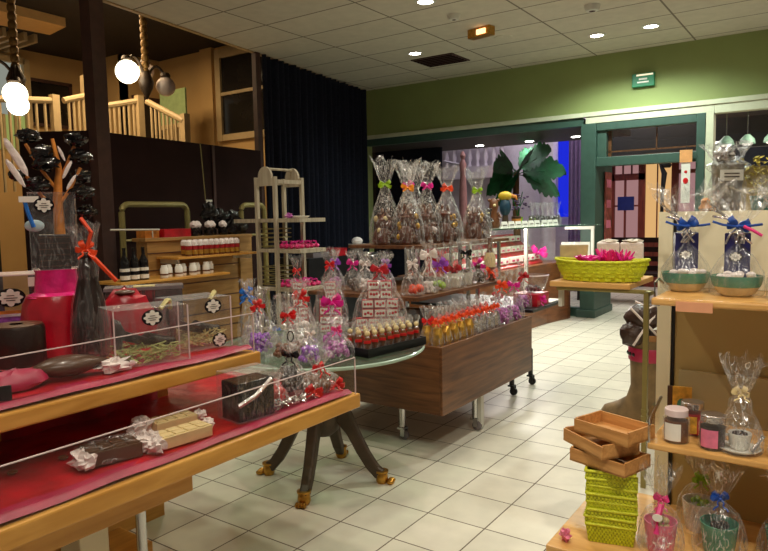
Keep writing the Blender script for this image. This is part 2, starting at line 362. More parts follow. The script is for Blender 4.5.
# dark partition screening the cafe
def panel(p, q, z0, z1, t=0.04):
    d = Vector((q[0] - p[0], q[1] - p[1])); n = Vector((-d.y, d.x)).normalized() * t
    return MB().prism([p, q, (q[0] + n.x, q[1] + n.y), (p[0] + n.x, p[1] + n.y)], z0, z1)
o = T('partition_screen', 'dark brown screen behind the slatted wood cabinet, between brown post and curtain', 'partition', (-5.6, 4.6, 0))
panel((-5.63, 3.64), (-5.86, 5.80), 0, 2.25).build('panel', 'partition', o, world=True)
panel((-5.758, 4.95), (-5.762, 4.99), 0.1, 2.245, -0.008).build('joint_strip', 'post', o, world=True)
one('partition_screen', panel((-6.235, 3.105), (-5.70, 3.46), 0, 2.26), 'partition', 'narrow dark brown screen left of the brown post, behind the chocolate tree', 'partition')
o = T('hanging_tag', 'small white tag on a cord hanging down the dark screen', 'tag', (-5.62, 4.72, 1.6))
MB().tube([(0, 0, 0.03), (-0.01, -0.03, 0.64)], 0.006, 6).build('cord', 'olive', o)
MB().box((0, 0.05, 0), (0.006, 0.10, 0.08), 0.2).build('card', 'white', o)
# ------------------------------------------------------------------ cafe beyond the screen
struct('wall_left', MB().bx(-11.1, -11.0, -2.5, 6.85, 0, 4.25), 'tan')
struct('wall_far', MB().bx(-11.0, -10.0, 6.75, 6.85, 0, 4.25).bx(-10.1, -10.0, 6.75, 7.6, 0, 4.25).bx(-10.0, -8.83, 7.5, 7.6, 0, 4.25).bx(-8.83, -8.55, 7.42, 7.6, 0, 4.25).bx(-8.55, -6.5, 7.5, 7.6, 0, 4.25), 'tan')
struct('ceiling_cafe', MB().bx(-11.1, -5.0, -2.5, 7.6, 4.22, 4.28), 'darkceil')
o = T('ceiling_grille', 'slatted grille on the dark cafe ceiling at the top left', 'grille', (-10.4, 4.8, 4.2))
for i in range(9): MB().bx(-0.55, 0.45, -0.72 + i * 0.15, -0.67 + i * 0.15, -0.10, 0.02).build('slat', 'rail', o)
M['panelcream'] = mat('ceiling_panel', (225, 180, 115), 0.7, var=0.04)
one('ceiling_panel', MB().prism([(-8.79, 3.4), (-8.86, 5.15), (-9.41, 5.22), (-9.54, 3.4)], 4.10, 4.22), 'panelcream', 'cream panel under the dark cafe ceiling above the left chandelier', 'panel')
w3 = struct('window_3', MB().bx(-8.36, -6.6, 7.46, 7.47, 2.80, 4.02), 'darkglass')
MB().bx(-8.48, -8.36, 7.42, 7.49, 2.70, 4.16).bx(-8.358, -6.6, 7.425, 7.49, 4.02, 4.16).bx(-8.358, -6.6, 7.425, 7.49, 3.42, 3.47).bx(-8.358, -6.6, 7.425, 7.49, 2.70, 2.80).build('window_frame', 'rail', w3)
M['litgreen'] = emis('lit_green_glass', (190, 200, 110), 0.55)
M['litwhite'] = emis('lit_pale_glass', (200, 205, 190), 0.45)
w4 = struct('window_4', MB().bx(-10.995, -10.98, 4.75, 5.6, 3.15, 3.97), 'litwhite')
MB().bx(-10.994, -10.97, 5.1, 5.58, 2.6, 3.15).build('window_pane', 'litgreen', w4)
MB().bx(-10.98, -10.9, 4.68, 4.75, 2.5, 4.05).bx(-10.98, -10.9, 5.58, 5.68, 2.5, 4.05).bx(-10.98, -10.9, 4.7, 5.6, 3.97, 4.07).bx(-10.98, -10.93, 5.22, 5.26, 2.6, 3.15).bx(-10.98, -10.93, 5.4, 5.44, 2.6, 3.15).build('window_frame', 'rail', w4)
o = T('notice_board', 'dark framed board on the tan cafe wall left of the brown post', 'board', (-10.98, 6.0, 3.4))
MB().box((0, 0, 0), (0.04, 0.74, 0.72)).build('board', 'darkglass', o)
MB().box((0.03, 0, 0.36), (0.05, 0.8, 0.05)).box((0.03, 0, -0.36), (0.05, 0.8, 0.05)).box((0.03, 0.37, 0), (0.05, 0.05, 0.72)).box((0.03, -0.37, 0), (0.05, 0.05, 0.72)).build('frame', 'post', o)
o = T('cafe_door', 'dark panelled doorway on the far cafe wall behind the lit globe', 'door', (-9.98, 7.1, 0))
MB().box((0.01, 0.12, 1.75), (0.04, 0.55, 3.5)).build('leaf', 'darkglass', o)
MB().box((0.03, -0.18, 1.75), (0.05, 0.06, 3.5)).box((0.03, 0.12, 3.52), (0.05, 0.66, 0.06)).build('frame', 'post', o)
o = T('cafe_screen', 'pale green glass screen behind the chandelier in the cafe', 'screen', (-8.7, 6.75, 2.7))
MB().box((0, 0, 0.5), (0.62, 0.03, 0.52)).build('pane', mat('green_pane', (140, 160, 110), 0.3), o)
MB().box((0, 0, 0.2), (0.66, 0.07, 0.06)).box((0, 0, -1.2), (0.1, 0.1, 2.8)).build('sill', 'rail', o)
# stair balustrades
def stair(name, label, p, q, n, zb, posts):
    o = T(name, label, 'railing', (p[0], p[1], 0))
    P_, Q_ = Vector(p), Vector(q)
    MB().tube([P_, Q_], 0.045, 8).build('handrail', 'rail', o, world=True)
    for i in range(1, n):
        a = P_.lerp(Q_, i / n); MB().tube([(a.x, a.y, a.z - zb), a], 0.02, 6).build('baluster', 'rail', o, world=True)
    for (pp, h, r) in posts:
        MB().bx(pp[0] - r, pp[0] + r, pp[1] - r, pp[1] + r, pp[2] - zb, pp[2] + h).build('newel_post', 'rail', o, world=True)
stair('stair_railing', 'cream stair railing behind the left globe lamps', (-9.0, 4.15, 3.02), (-9.0, 4.98, 3.10), 7, 1.2, [((-9, 5.0, 3.12), 0.06, 0.05)])
stair('stair_railing', 'short rising cream stair railing just left of the brown post', (-9.0, 5.13, 3.12), (-9.0, 5.50, 3.24), 5, 1.2, [((-9, 5.52, 3.2), 0.32, 0.08)])
stair('stair_railing', 'cream landing railing just right of the brown post', (-9.0, 5.75, 3.12), (-8.75, 6.15, 3.22), 7, 1.2, [((-8.75, 6.17, 3.2), 0.1, 0.05)])
stair('stair_railing', 'cream stair railing descending below the chandelier', (-8.60, 6.2, 3.20), (-7.9, 6.3, 2.86), 9, 1.2, [((-7.9, 6.32, 2.86), 0.1, 0.05)])
# chandeliers with globes
def chandelier(label, x, y, ztop, zb, globes):
    o = T('chandelier', label, 'chandelier', (x, y, zb))
    n = 14
    mb = MB(); mb.tube([(0, 0, 0.1), (0, 0, ztop - zb)], 0.022, 8)
    for i in range(int((ztop - zb) / 0.09)): mb.ball((0, 0, 0.14 + i * 0.09), 0.05, 8, 5, (1, 1, 1.3))
    mb.build('stem', 'chainbrass', o, smooth=True)
    MB().lathe([(0.01, -0.12), (0.03, -0.08), (0.08, 0.02), (0.10, 0.1), (0.06, 0.2), (0.03, 0.28)], 12).build('hub', 'bronze', o, smooth=True)
    for (dx, dy, dz, r, lit) in globes:
        pts = [(0, 0, 0.12)]
        for k in range(1, 8):
            t = k / 7; pts.append((dx * t, dy * t, 0.12 + (dz + r - 0.12) * t + 0.16 * math.sin(PI * t)))
        a = MB().tube(pts, 0.018, 6).build('arm', 'bronze', o, smooth=True)
        MB().ball((dx, dy, dz), r, 20, 14).build('globe', 'globe' if lit else 'globeoff', a, smooth=True)
        MB().lathe([(0.05, 0), (0.07, 0.03), (0.05, 0.07)], 10, (dx, dy, dz + r - 0.02)).build('fitting', 'bronze', a, smooth=True)
    return o
chandelier('brass chandelier with one lit globe, right of the brown post', -7.5, 5.41, 4.22, 3.12, [(0, -0.27, 0.19, 0.145, True), (0.08, 0.24, 0.07, 0.125, False), (-0.25, 0.18, 0.30, 0.11, False)])
chandelier('brass chandelier with two lit globes at the left edge', -7.5, 3.75, 4.22, 2.9, [(0.10, -0.07, -0.08, 0.125, True), (-0.12, 0.062, -0.156, 0.115, True), (-0.1, -0.32, 0.0, 0.12, False)])
M['cafefloor'] = mat('dark_cabinet', (34, 26, 24), 0.5)
one('low_cabinet', MB().bx(-7.6, -6.5, 2.2, 3.0, 0, 1.27), 'cafefloor', 'low dark cabinet in the cafe left of the narrow screen', 'cabinet')
# ------------------------------------------------------------------ ceiling fittings
def downlight(x, y, label, e, col, spread=125, group=None):
    o = T('downlight', label, 'ceiling light', (x, y, 3.48), 0, group)
    MB().lathe([(0.075, -0.012), (0.105, -0.006), (0.105, 0.0)], 20, caps=False).build('ring', 'whitemetal', o, smooth=True)
    MB().lathe([(0.001, -0.004), (0.078, -0.004)], 20, caps=False).build('lens', 'lamp', o)
    l = bpy.data.lights.new('spot', 'SPOT'); l.energy = e; l.color = col; l.spot_size = R(spread); l.spot_blend = 0.5 if spread > 140 else 0.75; l.shadow_soft_size = 0.06
    lo = bpy.data.objects.new('downlight_lamp', l); COL.objects.link(lo); lo.location = (x, y, 3.45)
WARM = (1.0, 0.90, 0.73); COOL = (0.86, 1.0, 0.90)
downlight(-4.525, 7.25, 'lit downlight beside the dark square vent', 70, COOL, 140)
downlight(-3.37, 5.6, 'lit downlight at the top edge, nearest of the four', 120, (1, 0.95, 0.8))
downlight(-2.423, 7.88, 'left of the two lit downlights over the green wall', 120, COOL, 152)
downlight(-1.829, 7.89, 'right of the two lit downlights over the green wall', 120, COOL, 152)
for i, (x, y, e) in enumerate([(-3.9, 3.1, 75), (-2.2, 3.6, 88), (-1.0, 5.0, 125), (-0.9, 2.0, 66), (-2.0, 1.3, 75), (-0.6, -0.3, 60), (0.6, 4.2, 80), (-2.6, 6.4, 80), (0.5, 1.2, 60), (-3.6, 1.0, 45)]):
    l = bpy.data.lights.new('spot', 'SPOT'); l.energy = e; l.color = WARM if y < 4.5 else (0.95, 1, 0.9); l.spot_size = R(130); l.spot_blend = 0.7; l.shadow_soft_size = 0.07
    lo = bpy.data.objects.new('ceiling_lamp', l); COL.objects.link(lo); lo.location = (x, y, 3.45)
for (p, q, e) in (((0.45, 0.9, 3.45), (-0.2, 3.0, 0.9), 170), ((-0.1, 0.2, 3.45), (-1.9, 1.2, 0.8), 45)):  # spots added to brighten the right stand and the left counter
    l = bpy.data.lights.new('spot', 'SPOT'); l.energy = e; l.color = (1, 0.93, 0.80); l.spot_size = R(52); l.spot_blend = 0.8; l.shadow_soft_size = 0.06
    lo = bpy.data.objects.new('added_fill_spot', l); COL.objects.link(lo); lo.location = p
    lo.rotation_euler = (Vector(q) - Vector(p)).to_track_quat('-Z', 'Y').to_euler()
o = T('air_vent', 'dark square air vent in the ceiling beside the downlight', 'vent', (-4.46, 7.78, 3.48))
MB().box((0, 0, -0.006), (0.62, 0.5, 0.012)).build('frame', 'post', o)
for i in range(6): MB().box((0, -0.2 + i * 0.08, -0.016), (0.56, 0.03, 0.01)).build('slat', 'partition', o)
o = T('smoke_detector', 'round smoke detector on the ceiling left of the emergency light', 'detector', (-3.365, 6.16, 3.48))
MB().lathe([(0.02, -0.05), (0.05, -0.045), (0.065, -0.02), (0.07, 0)], 18).build('body', 'whitemetal', o, smooth=True)
MB().lathe([(0.001, -0.056), (0.022, -0.05)], 12, caps=False).build('sensor', 'post', o)
o = T('smoke_detector', 'round smoke detector on the ceiling above the two wall downlights', 'detector', (-2.122, 6.74, 3.48))
MB().lathe([(0.03, -0.06), (0.06, -0.055), (0.075, -0.02), (0.08, 0)], 18).build('body', 'whitemetal', o, smooth=True)
MB().lathe([(0.001, -0.066), (0.032, -0.06)], 12, caps=False).build('sensor', 'post', o)
o = T('emergency_light', 'small glowing emergency light box on the ceiling', 'light', (-3.36, 6.77, 3.482), R(-10))
MB().box((0, 0, -0.05), (0.30, 0.11, 0.1)).build('body', 'brass', o, bevel=0.01)
MB().box((0.04, -0.06, -0.055), (0.12, 0.01, 0.055)).build('lens', emis('glow_warm', (255, 190, 130), 3), o)
one('blanking_plate', MB().lathe([(0.10, -0.012), (0.11, 0)], 18), 'ceil', 'flat round blanking plate on the ceiling right of the emergency light', 'plate', (-3.32, 7.26, 3.48))
o = T('exit_sign', 'green emergency exit sign on the green wall above the doorway', 'sign', (-2.13, 8.885, 3.08))
MB().box((0, -0.03, 0), (0.27, 0.06, 0.165)).build('housing', mat('exit_green', (20, 120, 78), 0.4), o, bevel=0.006)
MB().box((0.02, -0.063, 0.06), (0.2, 0.006, 0.02)).build('light_strip', emis('exit_strip', (255, 240, 200), 1.2), o)
MB().box((0.0, -0.062, 0.01), (0.10, 0.004, 0.022)).box((0.0, -0.062, -0.028), (0.14, 0.004, 0.018)).build('mark', 'white', o)
# ------------------------------------------------------------------ mall outside the windows
M['mallwall'] = mat('mall_wall', (206, 196, 206), 0.7, var=0.06)
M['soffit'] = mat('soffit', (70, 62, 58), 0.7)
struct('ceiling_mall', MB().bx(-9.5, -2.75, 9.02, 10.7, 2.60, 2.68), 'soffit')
struct('wall_mall', MB().bx(-9.5, -3.93, 12.4, 12.5, 0, 4.0), 'mallwall')
one('mall_dark_panel', MB().bx(-8.6, -5.75, 10.0, 10.06, 0, 2.6), 'navyc', 'black panel put in for the darkness at the left end of the shop window', 'screen')  # black sheet standing in for the dark area beyond the glass
for i, (x, y) in enumerate([(-5.15, 10.3), (-4.25, 10.3), (-3.45, 10.2)]):
    o = T('downlight', NTH[i] + ' from the left of three small downlights seen through the shop window', 'ceiling light', (x, y, 2.60))
    MB().lathe([(0.001, -0.006), (0.055, -0.006), (0.07, 0)], 14, caps=False).build('lens', 'lamp', o)
    l = bpy.data.lights.new('spot', 'SPOT'); l.energy = 22; l.color = (0.9, 0.88, 1); l.spot_size = R(140); l.spot_blend = 0.8; l.shadow_soft_size = 0.05
    lo = bpy.data.objects.new('mall_lamp', l); COL.objects.link(lo); lo.location = (x, y, 2.58)
l = bpy.data.lights.new('mall_area', 'AREA'); l.energy = 62; l.size = 2.5; l.color = (0.92, 0.88, 1)
lo = bpy.data.objects.new('mall_fill', l); COL.objects.link(lo); lo.location = (-4.6, 11.2, 3.9)  # area light added overhead as mall ambient, no opening modelled
o = T('balcony', 'white balustraded balcony across the mall', 'balcony', (-6.2, 12.2, 2.4))
MB().box((-0.1, 0, -0.12), (1.7, 0.3, 0.24)).build('ledge', 'mallwall', o)
MB().box((-0.1, 0, 0.42), (1.7, 0.14, 0.07)).build('handrail', 'mallwall', o)
for i in range(9): MB().lathe([(0.05, 0), (0.03, 0.08), (0.06, 0.2), (0.03, 0.32), (0.05, 0.39)], 8, (-0.85 + i * 0.18, 0, 0)).build('baluster', 'mallwall', o, smooth=True)
o = T('mall_column', 'cream column across the mall beside the blue light', 'column', (-4.58, 12.0, 0))
MB().lathe([(0.17, 0), (0.15, 0.1), (0.14, 2.1), (0.16, 2.2)], 14).build('shaft', 'mallwall', o, smooth=True)
MB().box((0, 0, 2.26), (0.4, 0.4, 0.12)).box((0, 0, 2.6), (0.3, 0.3, 0.6)).build('capital', 'mallwall', o)
o = T('wall_lantern', 'small warm lantern glowing on the mall wall', 'lamp', (-5.55, 11.9, 2.25))
MB().ball((0, 0, 0), 0.085, 12, 8).build('globe', emis('lantern', (255, 170, 90), 2.5), o, smooth=True)
MB().tube([(0, 0, 0.08), (0, 0.1, 0.2), (0, 0.5, 0.2)], 0.02, 6).build('bracket', 'bronze', o)
o = T('statue', 'slim pale pink statue before the balcony across the mall', 'statue', (-5.85, 11.0, 0))
MB().lathe([(0.10, 0), (0.07, 1.9), (0.05, 2.2), (0.07, 2.36), (0.03, 2.45), (0.055, 2.52), (0.02, 2.6)], 12).build('figure', mat('statue_pink', (170, 120, 112), 0.6), o, smooth=True)
MB().tube([(-0.05, 0, 2.36), (-0.4, 0, 2.44)], 0.025, 6).build('arm', 'mallwall', o)
M['blue'] = emis('blue_light', (20, 40, 230), 1.0)
one('blue_light_panel', MB().bx(-4.42, -4.0, 12.1, 12.15, 1.35, 3.0), 'blue', 'glowing blue panel between the column and the purple drape', 'light')
def pur(u, v): return (-4.08 + u * 0.36, 11.7 + 0.03 * math.sin(u * 30), v * 2.9)
one('drape', MB().sheet(pur, 50, 2), mat('purple_drape', (116, 92, 140), 0.8), 'purple drape seen at the right end of the shop window', 'drape', smooth=True)
# palm in the window
o = T('potted_palm', 'palm with large dark green leaves standing outside the shop window', 'plant', (-4.37, 10.05, 0))
MB().tube([(0, 0, 0.3), (0.02, 0, 1.0), (-0.01, 0, 1.6), (0.0, 0, 2.10)], [0.07, 0.06, 0.055, 0.05], 10).build('trunk', mat('palm_trunk', (110, 72, 44), 0.8, bump=0.6), o, smooth=True)
MB().lathe([(0.16, 0), (0.22, 0.3), (0.24, 0.34), (0.2, 0.34), (0.19, 0.3)], 16).build('pot', 'bronze', o, smooth=True)
M['leaf'] = mat('palm_leaf', (24, 92, 48), 0.7, var=0.35, spec=0.2, scale=8)
for i, (az, el, ln, wd) in enumerate([(20, 42, 0.74, 0.30), (25, -18, 0.72, 0.32), (60, 45, 0.6, 0.26), (185, -20, 0.55, 0.26), (150, 46, 0.6, 0.24), (-90, -40, 0.55, 0.28), (-50, 25, 0.70, 0.30), (210, -50, 0.6, 0.26), (10, 8, 0.80, 0.30), (190, 30, 0.45, 0.26)]):
    mb = MB(); a = R(az); e0 = R(el)
    def leaf(u, v, a=a, e0=e0, ln=ln, wd=wd):
        t = 0.15 + 0.85 * u; s = (v - 0.5) * 2
        wv = wd * math.sin(PI * min(1, u * 0.95 + 0.05)) ** 0.7 * (1 - 0.25 * (math.sin(u * 40) > 0.2) * abs(s))
        r = ln * t * math.cos(e0); z = ln * t * math.sin(e0) - 0.18 * t * t + abs(s) * 0.05
        return (r * math.cos(a) - s * wv * 0.6 * math.sin(a), r * math.sin(a) + s * wv * 0.6 * math.cos(a), 2.08 + z + s * wv * 0.75)
    mb.sheet(leaf, 16, 4)
    mb.tube([(0, 0, 2.06), leaf(0.0, 0.5), leaf(0.5, 0.5)], 0.01, 5)
    mb.build('leaf', 'leaf', o, smooth=True)
# timber front seen through the doorway
o = T('timber_shopfront', 'red-brown timber shopfront with lit panes across the mall, seen through the doorway', 'shopfront', (-3.0, 13.0, 0))
M['redwood'] = wood('red_timber', (96, 34, 22), (134, 54, 34), (8, 8, 1), 0.5)
M['litpane'] = emis('lit_pane', (212, 160, 160), 0.55)
M['litpeach'] = emis('lit_peach', (250, 196, 128), 0.8)
for x0, x1, z0, z1, b in [(-4.3, -3.72, 0, 3.2, 0), (-3.72, -3.62, 0, 3.2, 0), (-3.18, -3.06, 0, 3.2, 0), (-2.60, -2.48, 0, 3.2, 0), (-2.2, -2.0, 0, 3.2, 0), (-3.72, -3.06, 2.02, 2.14, 0), (-3.72, -3.06, 0, 0.9, 0), (-2.48, -2.0, 2.10, 2.17, 0), (-2.48, -2.0, 0, 0.9, 0), (-3.44, -3.41, 0.9, 2.02, 0), (-3.62, -3.18, 1.52, 1.55, 0), (-3.48, -3.46, 2.14, 2.45, 0), (-3.32, -3.30, 2.14, 2.45, 0), (-3.06, -2.6, 0, 0.85, 0)]:
    MB().bx(x0, x1, 12.96, 13.06, z0, min(z1, 2.46)).build('timber', 'redwood', o, world=True)
for x0, x1, z0, z1 in [(-3.62, -3.18, 0.9, 2.02), (-3.62, -3.18, 2.14, 2.45), (-2.48, -2.2, 0.9, 2.4)]:
    MB().bx(x0, x1, 13.02, 13.03, z0, z1).build('pane', 'litpane', o, world=True)
MB().bx(-3.06, -2.6, 13.02, 13.03, 0.85, 2.45).build('lit_panel', 'litpeach', o, world=True)
MB().bx(-2.86, -2.84, 12.99, 13.02, 0.85, 2.45).build('mullion', 'redwood', o, world=True)
struct('mall_upper_dark', MB().bx(-4.4, 1.6, 12.5, 12.6, 2.46, 5.5), 'black')  # black panel put in so the upper mall reads dark through the transom
o = T('wall_lamp', 'dark slender lamp before the peach-lit panel beyond the doorway', 'lamp', (-2.70, 12.7, 0))
MB().tube([(0, 0, 0), (0, 0, 1.7), (0.03, 0, 2.1), (-0.05, 0, 2.3)], [0.03, 0.03, 0.05, 0.02], 8).build('stem', 'black', o, smooth=True)
MB().lathe([(0.07, 0), (0.1, 0.05), (0.02, 0.14)], 10, (0.06, 0, 2.2)).build('head', 'black', o, smooth=True)
one('notice_board', MB().box((0, 0, 0), (0.3, 0.03, 0.26)), mat('blue_board', (34, 44, 110), 0.4), 'small dark blue board hanging on the timber shopfront beyond the doorway', 'board', (-3.40, 12.946, 1.58))
o = T('mall_bench', 'dark slatted bench beyond the doorway', 'bench', (-2.7, 11.0, 0))
for i in range(4): MB().box((0, 0, 0.52 + i * 0.15), (1.7, 0.04, 0.08)).build('slat', 'partition', o)
MB().box((0, -0.25, 0.45), (1.7, 0.5, 0.05)).build('seat', 'partition', o)
for sx in (-0.8, 0.8): MB().box((sx, -0.05, 0.5), (0.05, 0.06, 1.0)).build('leg', 'black', o)
for sx in (-0.8, 0.8): MB().box((sx, -0.42, 0.22), (0.05, 0.06, 0.44)).build('leg', 'black', o)
o = T('poster_strip', 'tall narrow red and white poster on the left side of the doorway', 'poster', (-2.695, 9.35, 1.4))
MB().box((0, 0, 0), (0.012, 0.3, 1.15)).build('sheet', mat('poster_red', (150, 70, 60), 0.6, var=0.5, scale=12), o)
for i in range(4): MB().box((0.008, 0, -0.42 + i * 0.28), (0.004, 0.2, 0.11)).build('picture', 'rosepaper', o)
o = T('hanging_notice', 'orange and white paper notice hanging in the doorway', 'notice', (-1.60, 8.78, 1.85), R(8))
MB().box((0, 0, 0.24), (0.14, 0.01, 0.15)).build('orange_sheet', mat('orange_paper', (226, 160, 100), 0.7), o)
MB().box((0.0, 0.01, -0.08), (0.10, 0.008, 0.5)).build('white_strip', 'white', o)
MB().ball((0, 0.004, -0.06), 0.03, 10, 6, (1, 0.2, 1.3)).ball((0, 0.004, 0.05), 0.018, 10, 6, (1, 0.2, 1)).build('mark', 'ribred', o)
MB().tube([(0, 0.005, 0.31), (0.01, 0.005, 0.42)], 0.004, 5).build('cord', 'black', o)
# next shop seen through the right window
o = T('shop_display', 'neighbouring shop fascia seen through the right window', 'display', (-0.3, 10.2, 0))
MB().bx(-1.6, 1.6, 10.2, 10.4, 2.02, 2.26).build('fascia', 'navyc', o, world=True)
MB().bx(-1.6, 1.6, 10.5, 10.55, 0, 2.02).build('back', 'beigepanel', o, world=True)
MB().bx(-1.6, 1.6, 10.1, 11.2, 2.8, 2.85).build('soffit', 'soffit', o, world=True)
for i, x in enumerate((-1.33, -1.08, -0.8)):
    o = T('pendant_lamp', NTH[i] + ' from the left of the green glass lamps seen through the right window', 'lamp', (x, 10.05, 2.30))
    MB().lathe([(0.10, 0), (0.085, 0.06), (0.03, 0.12)], 14, caps=False).build('shade', mat('green_shade', (150, 190, 165), 0.2, emit=0.15), o, smooth=True)
    MB().ball((0, 0, 0.0), 0.055, 10, 6, (1.2, 1.2, 0.5)).build('bulb', emis('bulb', (255, 245, 225), 1.6), o, smooth=True)
    MB().tube([(0, 0, 0.1), (0, 0, 0.5)], 0.008, 5).build('rod', 'chrome', o)
l = bpy.data.lights.new('mall_area', 'AREA'); l.energy = 25; l.size = 1.0; l.color = (1, 0.9, 0.75)
lo = bpy.data.objects.new('shop_lamp', l); COL.objects.link(lo); lo.location = (-0.4, 9.6, 2.7)
l = bpy.data.lights.new('mall_area', 'AREA'); l.energy = 40; l.size = 1.5; l.color = (1, 0.85, 0.75)
lo = bpy.data.objects.new('passage_lamp', l); COL.objects.link(lo); lo.location = (-2.9, 11.6, 3.5)
l = bpy.data.lights.new('cafe_area', 'AREA'); l.energy = 85; l.size = 1.5; l.color = (1, 0.72, 0.40)
lo = bpy.data.objects.new('cafe_fill', l); COL.objects.link(lo); lo.location = (-8.4, 5.0, 4.1)  # warm area light added to brighten the cafe, has no fitting
# ------------------------------------------------------------------ wrapped goods
def bow_mb(c, s, tails=True, rg=rnd, n=2, droop=0.9):
    mb = MB(); c = Vector(c)
    for k in range(n):
        for sg in (-1, 1):
            a = rg.uniform(-0.5, 0.5) + (0.75 if k else 0)
            A = Matrix.Translation(c) @ Matrix.Rotation(rg.uniform(-0.6, 0.6), 4, 'Z') @ Matrix.Rotation(-sg * a, 4, 'Y')
            n0 = 8; vs = []; fs = []
            for i in range(n0 + 1):        # a folded ribbon loop, pinched at the knot and open at its end
                t = i / n0; wd = s * 0.36 * (0.25 + 0.75 * math.sin(PI * min(1, t * 0.62 + 0.05)))
                op = s * 0.20 * math.sin(PI * t ** 1.3)
                for (dy, dz) in ((-op, wd), (-op * 1.3, 0), (-op, -wd), (op, -wd), (op * 1.3, 0), (op, wd)):
                    vs.append((sg * s * (0.08 + 0.92 * t), dy, dz * 0.75 + s * 0.05 * math.sin(t * 7)))
            for i in range(n0):
                for q in range(6): fs.append((i * 6 + q, i * 6 + (q + 1) % 6, (i + 1) * 6 + (q + 1) % 6, (i + 1) * 6 + q))
            mb.add(vs, fs, A)
    mb.ball(c, s * 0.2, 8, 5)
    if tails:
        for sg in (-1, 1):
            pts = [c + Vector((sg * s * (0.1 + 0.5 * t + 0.12 * math.sin(t * 9)), -0.012 - 0.02 * t, -s * droop * t)) for t in [i / 8 for i in range(9)]]
            mb.tube(pts, s * 0.09, 5)
    return mb
def film_mb(h, w, neck, nr, tr, rg, n=22, sx=1, sy=1, base=0.0, mid=0.62, jag=0.10):
    zs = [(w * 0.86, 0.0), (w * 0.98, 0.04), (w, 0.16), (w * 0.95, 0.34), (w * (0.5 + mid * 0.45), 0.55), (w * mid * 0.8, 0.75), (nr * 1.7, 0.9), (nr, 1.0)]
    mb = MB(); vs = []; fs = []
    ph = [rg.uniform(-1, 1) for _ in range(n)]
    prof = [(r, z * neck * h, 0.02 + 0.10 * z) for r, z in zs]
    for t in (0.25, 0.55, 0.85, 1.0):
        prof.append((nr + (tr - nr) * t ** 0.8, neck * h + (1 - neck) * h * t, 0.16 + 0.2 * t))
    for i, (r, z, j) in enumerate(prof):
        for k in range(n):
            a = 2 * PI * k / n
            rr = r * (1 + j * ph[k] * (1 if k % 2 else -1) * 1.2 + rg.uniform(-j, j) * 0.5)
            zz = z + base
            if i >= len(prof) - 2: zz += rg.uniform(-1, 0.6) * jag * h * (1 - neck) * 2 * (1 if i == len(prof) - 1 else 0.5)
            vs.append((rr * math.cos(a) * sx, rr * math.sin(a) * sy, zz))
    for i in range(len(prof) - 1):
        for k in range(n):
            k2 = (k + 1) % n; fs.append((i * n + k, i * n + k2, (i + 1) * n + k2, (i + 1) * n + k))
    return mb.add(vs, fs)
def c_balls(name, m, w, h, r, n, rg, z0=0.0):
    def f(o):
        mb = MB()
        for i in range(n):
            a = rg.uniform(0, 2 * PI); q = math.sqrt(rg.random()) * (w - r); z = r + rg.random() * max(0, h - 2 * r)
            q *= 1 - 0.4 * z / max(h, 1e-6)
            mb.ball((q * math.cos(a), q * math.sin(a), z + z0), r * rg.uniform(0.8, 1.15), 7, 5)
        x = mb.build(name, m, o, smooth=True); x['kind'] = 'stuff'
    return f
def bag(label, loc, h, w, rib, contents=(), neck=0.66, tr=None, rz=FR, group=None, fm='film', sx=1, sy=1, bow=None, cat='gift bag', name='gift_bag', base=0.0, seed=None, nr=None, mid=0.62, droop=0.9):
    rg = random.Random(seed if seed is not None else hash((round(loc[0] * 1000), round(loc[1] * 1000))) % 9999)
    o = T(name, label, cat, loc, rz, group)
    nr = nr or w * 0.16
    for f in contents: f(o)
    film_mb(h, w, neck, nr, tr or w * 0.6, rg, sx=sx, sy=sy, base=base, mid=mid).build('cellophane_wrap', fm, o)
    if rib:
        b = bow or w * 0.5
        mb = bow_mb((0, -nr * 1.1, neck * h + base), b, rg=rg, droop=droop)
        mb.lathe([(nr * 1.15, -0.008), (nr * 1.3, 0), (nr * 1.15, 0.008)], 12, (0, 0, neck * h + base), caps=False)
        mb.build('ribbon', rib, o, smooth=True)
    return o
def plaque(o, c, w, h, tilt=0.0, rz=0.0):
    """dark oval label carrying a white ornate cartouche; faces local -Y"""
    A = Matrix.Translation(c) @ Matrix.Rotation(rz, 4, 'Z') @ Matrix.Rotation(PI / 2 + tilt, 4, 'X')
    p = [(w * math.cos(2 * PI * k / 24), h * math.sin(2 * PI * k / 24)) for k in range(24)]
    l = MB().prism(p, 0, 0.002, A).build('label', 'ribblack', o)
    q = []
    for k in range(48):
        a = 2 * PI * k / 48; r = 0.74 + 0.10 * math.cos(8 * a) + (0.12 if abs(math.sin(a)) > 0.95 else 0)
        q.append((w * r * math.cos(a), h * r * math.sin(a)))
    MB().prism(q, 0.0022, 0.004, A).build('cartouche', 'white', l)
    mb = MB()
    for yy, ww in ((0.22, 0.5), (-0.05, 0.9), (-0.3, 0.6)):
        mb.box((0, yy * h, 0.0045), (ww * w, h * 0.08, 0.001), T=A)
    mb.build('mark', 'bronze', l)
# ================================================================== left display counter
o = T('display_counter', 'two-tier gold-edged wooden display counter along the left, draped in red cloth', 'counter', (-2.0, 0.9, 0))
MB().bx(-2.70, -1.505, -0.6, 1.98, 0.695, 0.75).build('lower_shelf', 'goldwood', o, world=True, bevel=0.006)
MB().bx(-3.05, -1.715, -0.6, 1.664, 0.903, 0.95).build('upper_shelf', 'goldwood', o, world=True, bevel=0.006)
MB().bx(-1.80, -1.56, -0.6, 1.218, 0.625, 0.695).build('apron', 'goldwood', o, world=True, bevel=0.004)
MB().bx(-2.72, -2.66, -0.6, 1.9, 0.0, 0.90).build('back_panel', 'goldwood', o, world=True)
MB().bx(-2.15, -2.11, -0.6, 1.55, 0.75, 0.903).build('riser', 'goldwood', o, world=True)
MB().bx(-2.06, -1.94, 1.07, 1.17, 0, 0.695).build('leg', 'creampanel', o, world=True, bevel=0.004)
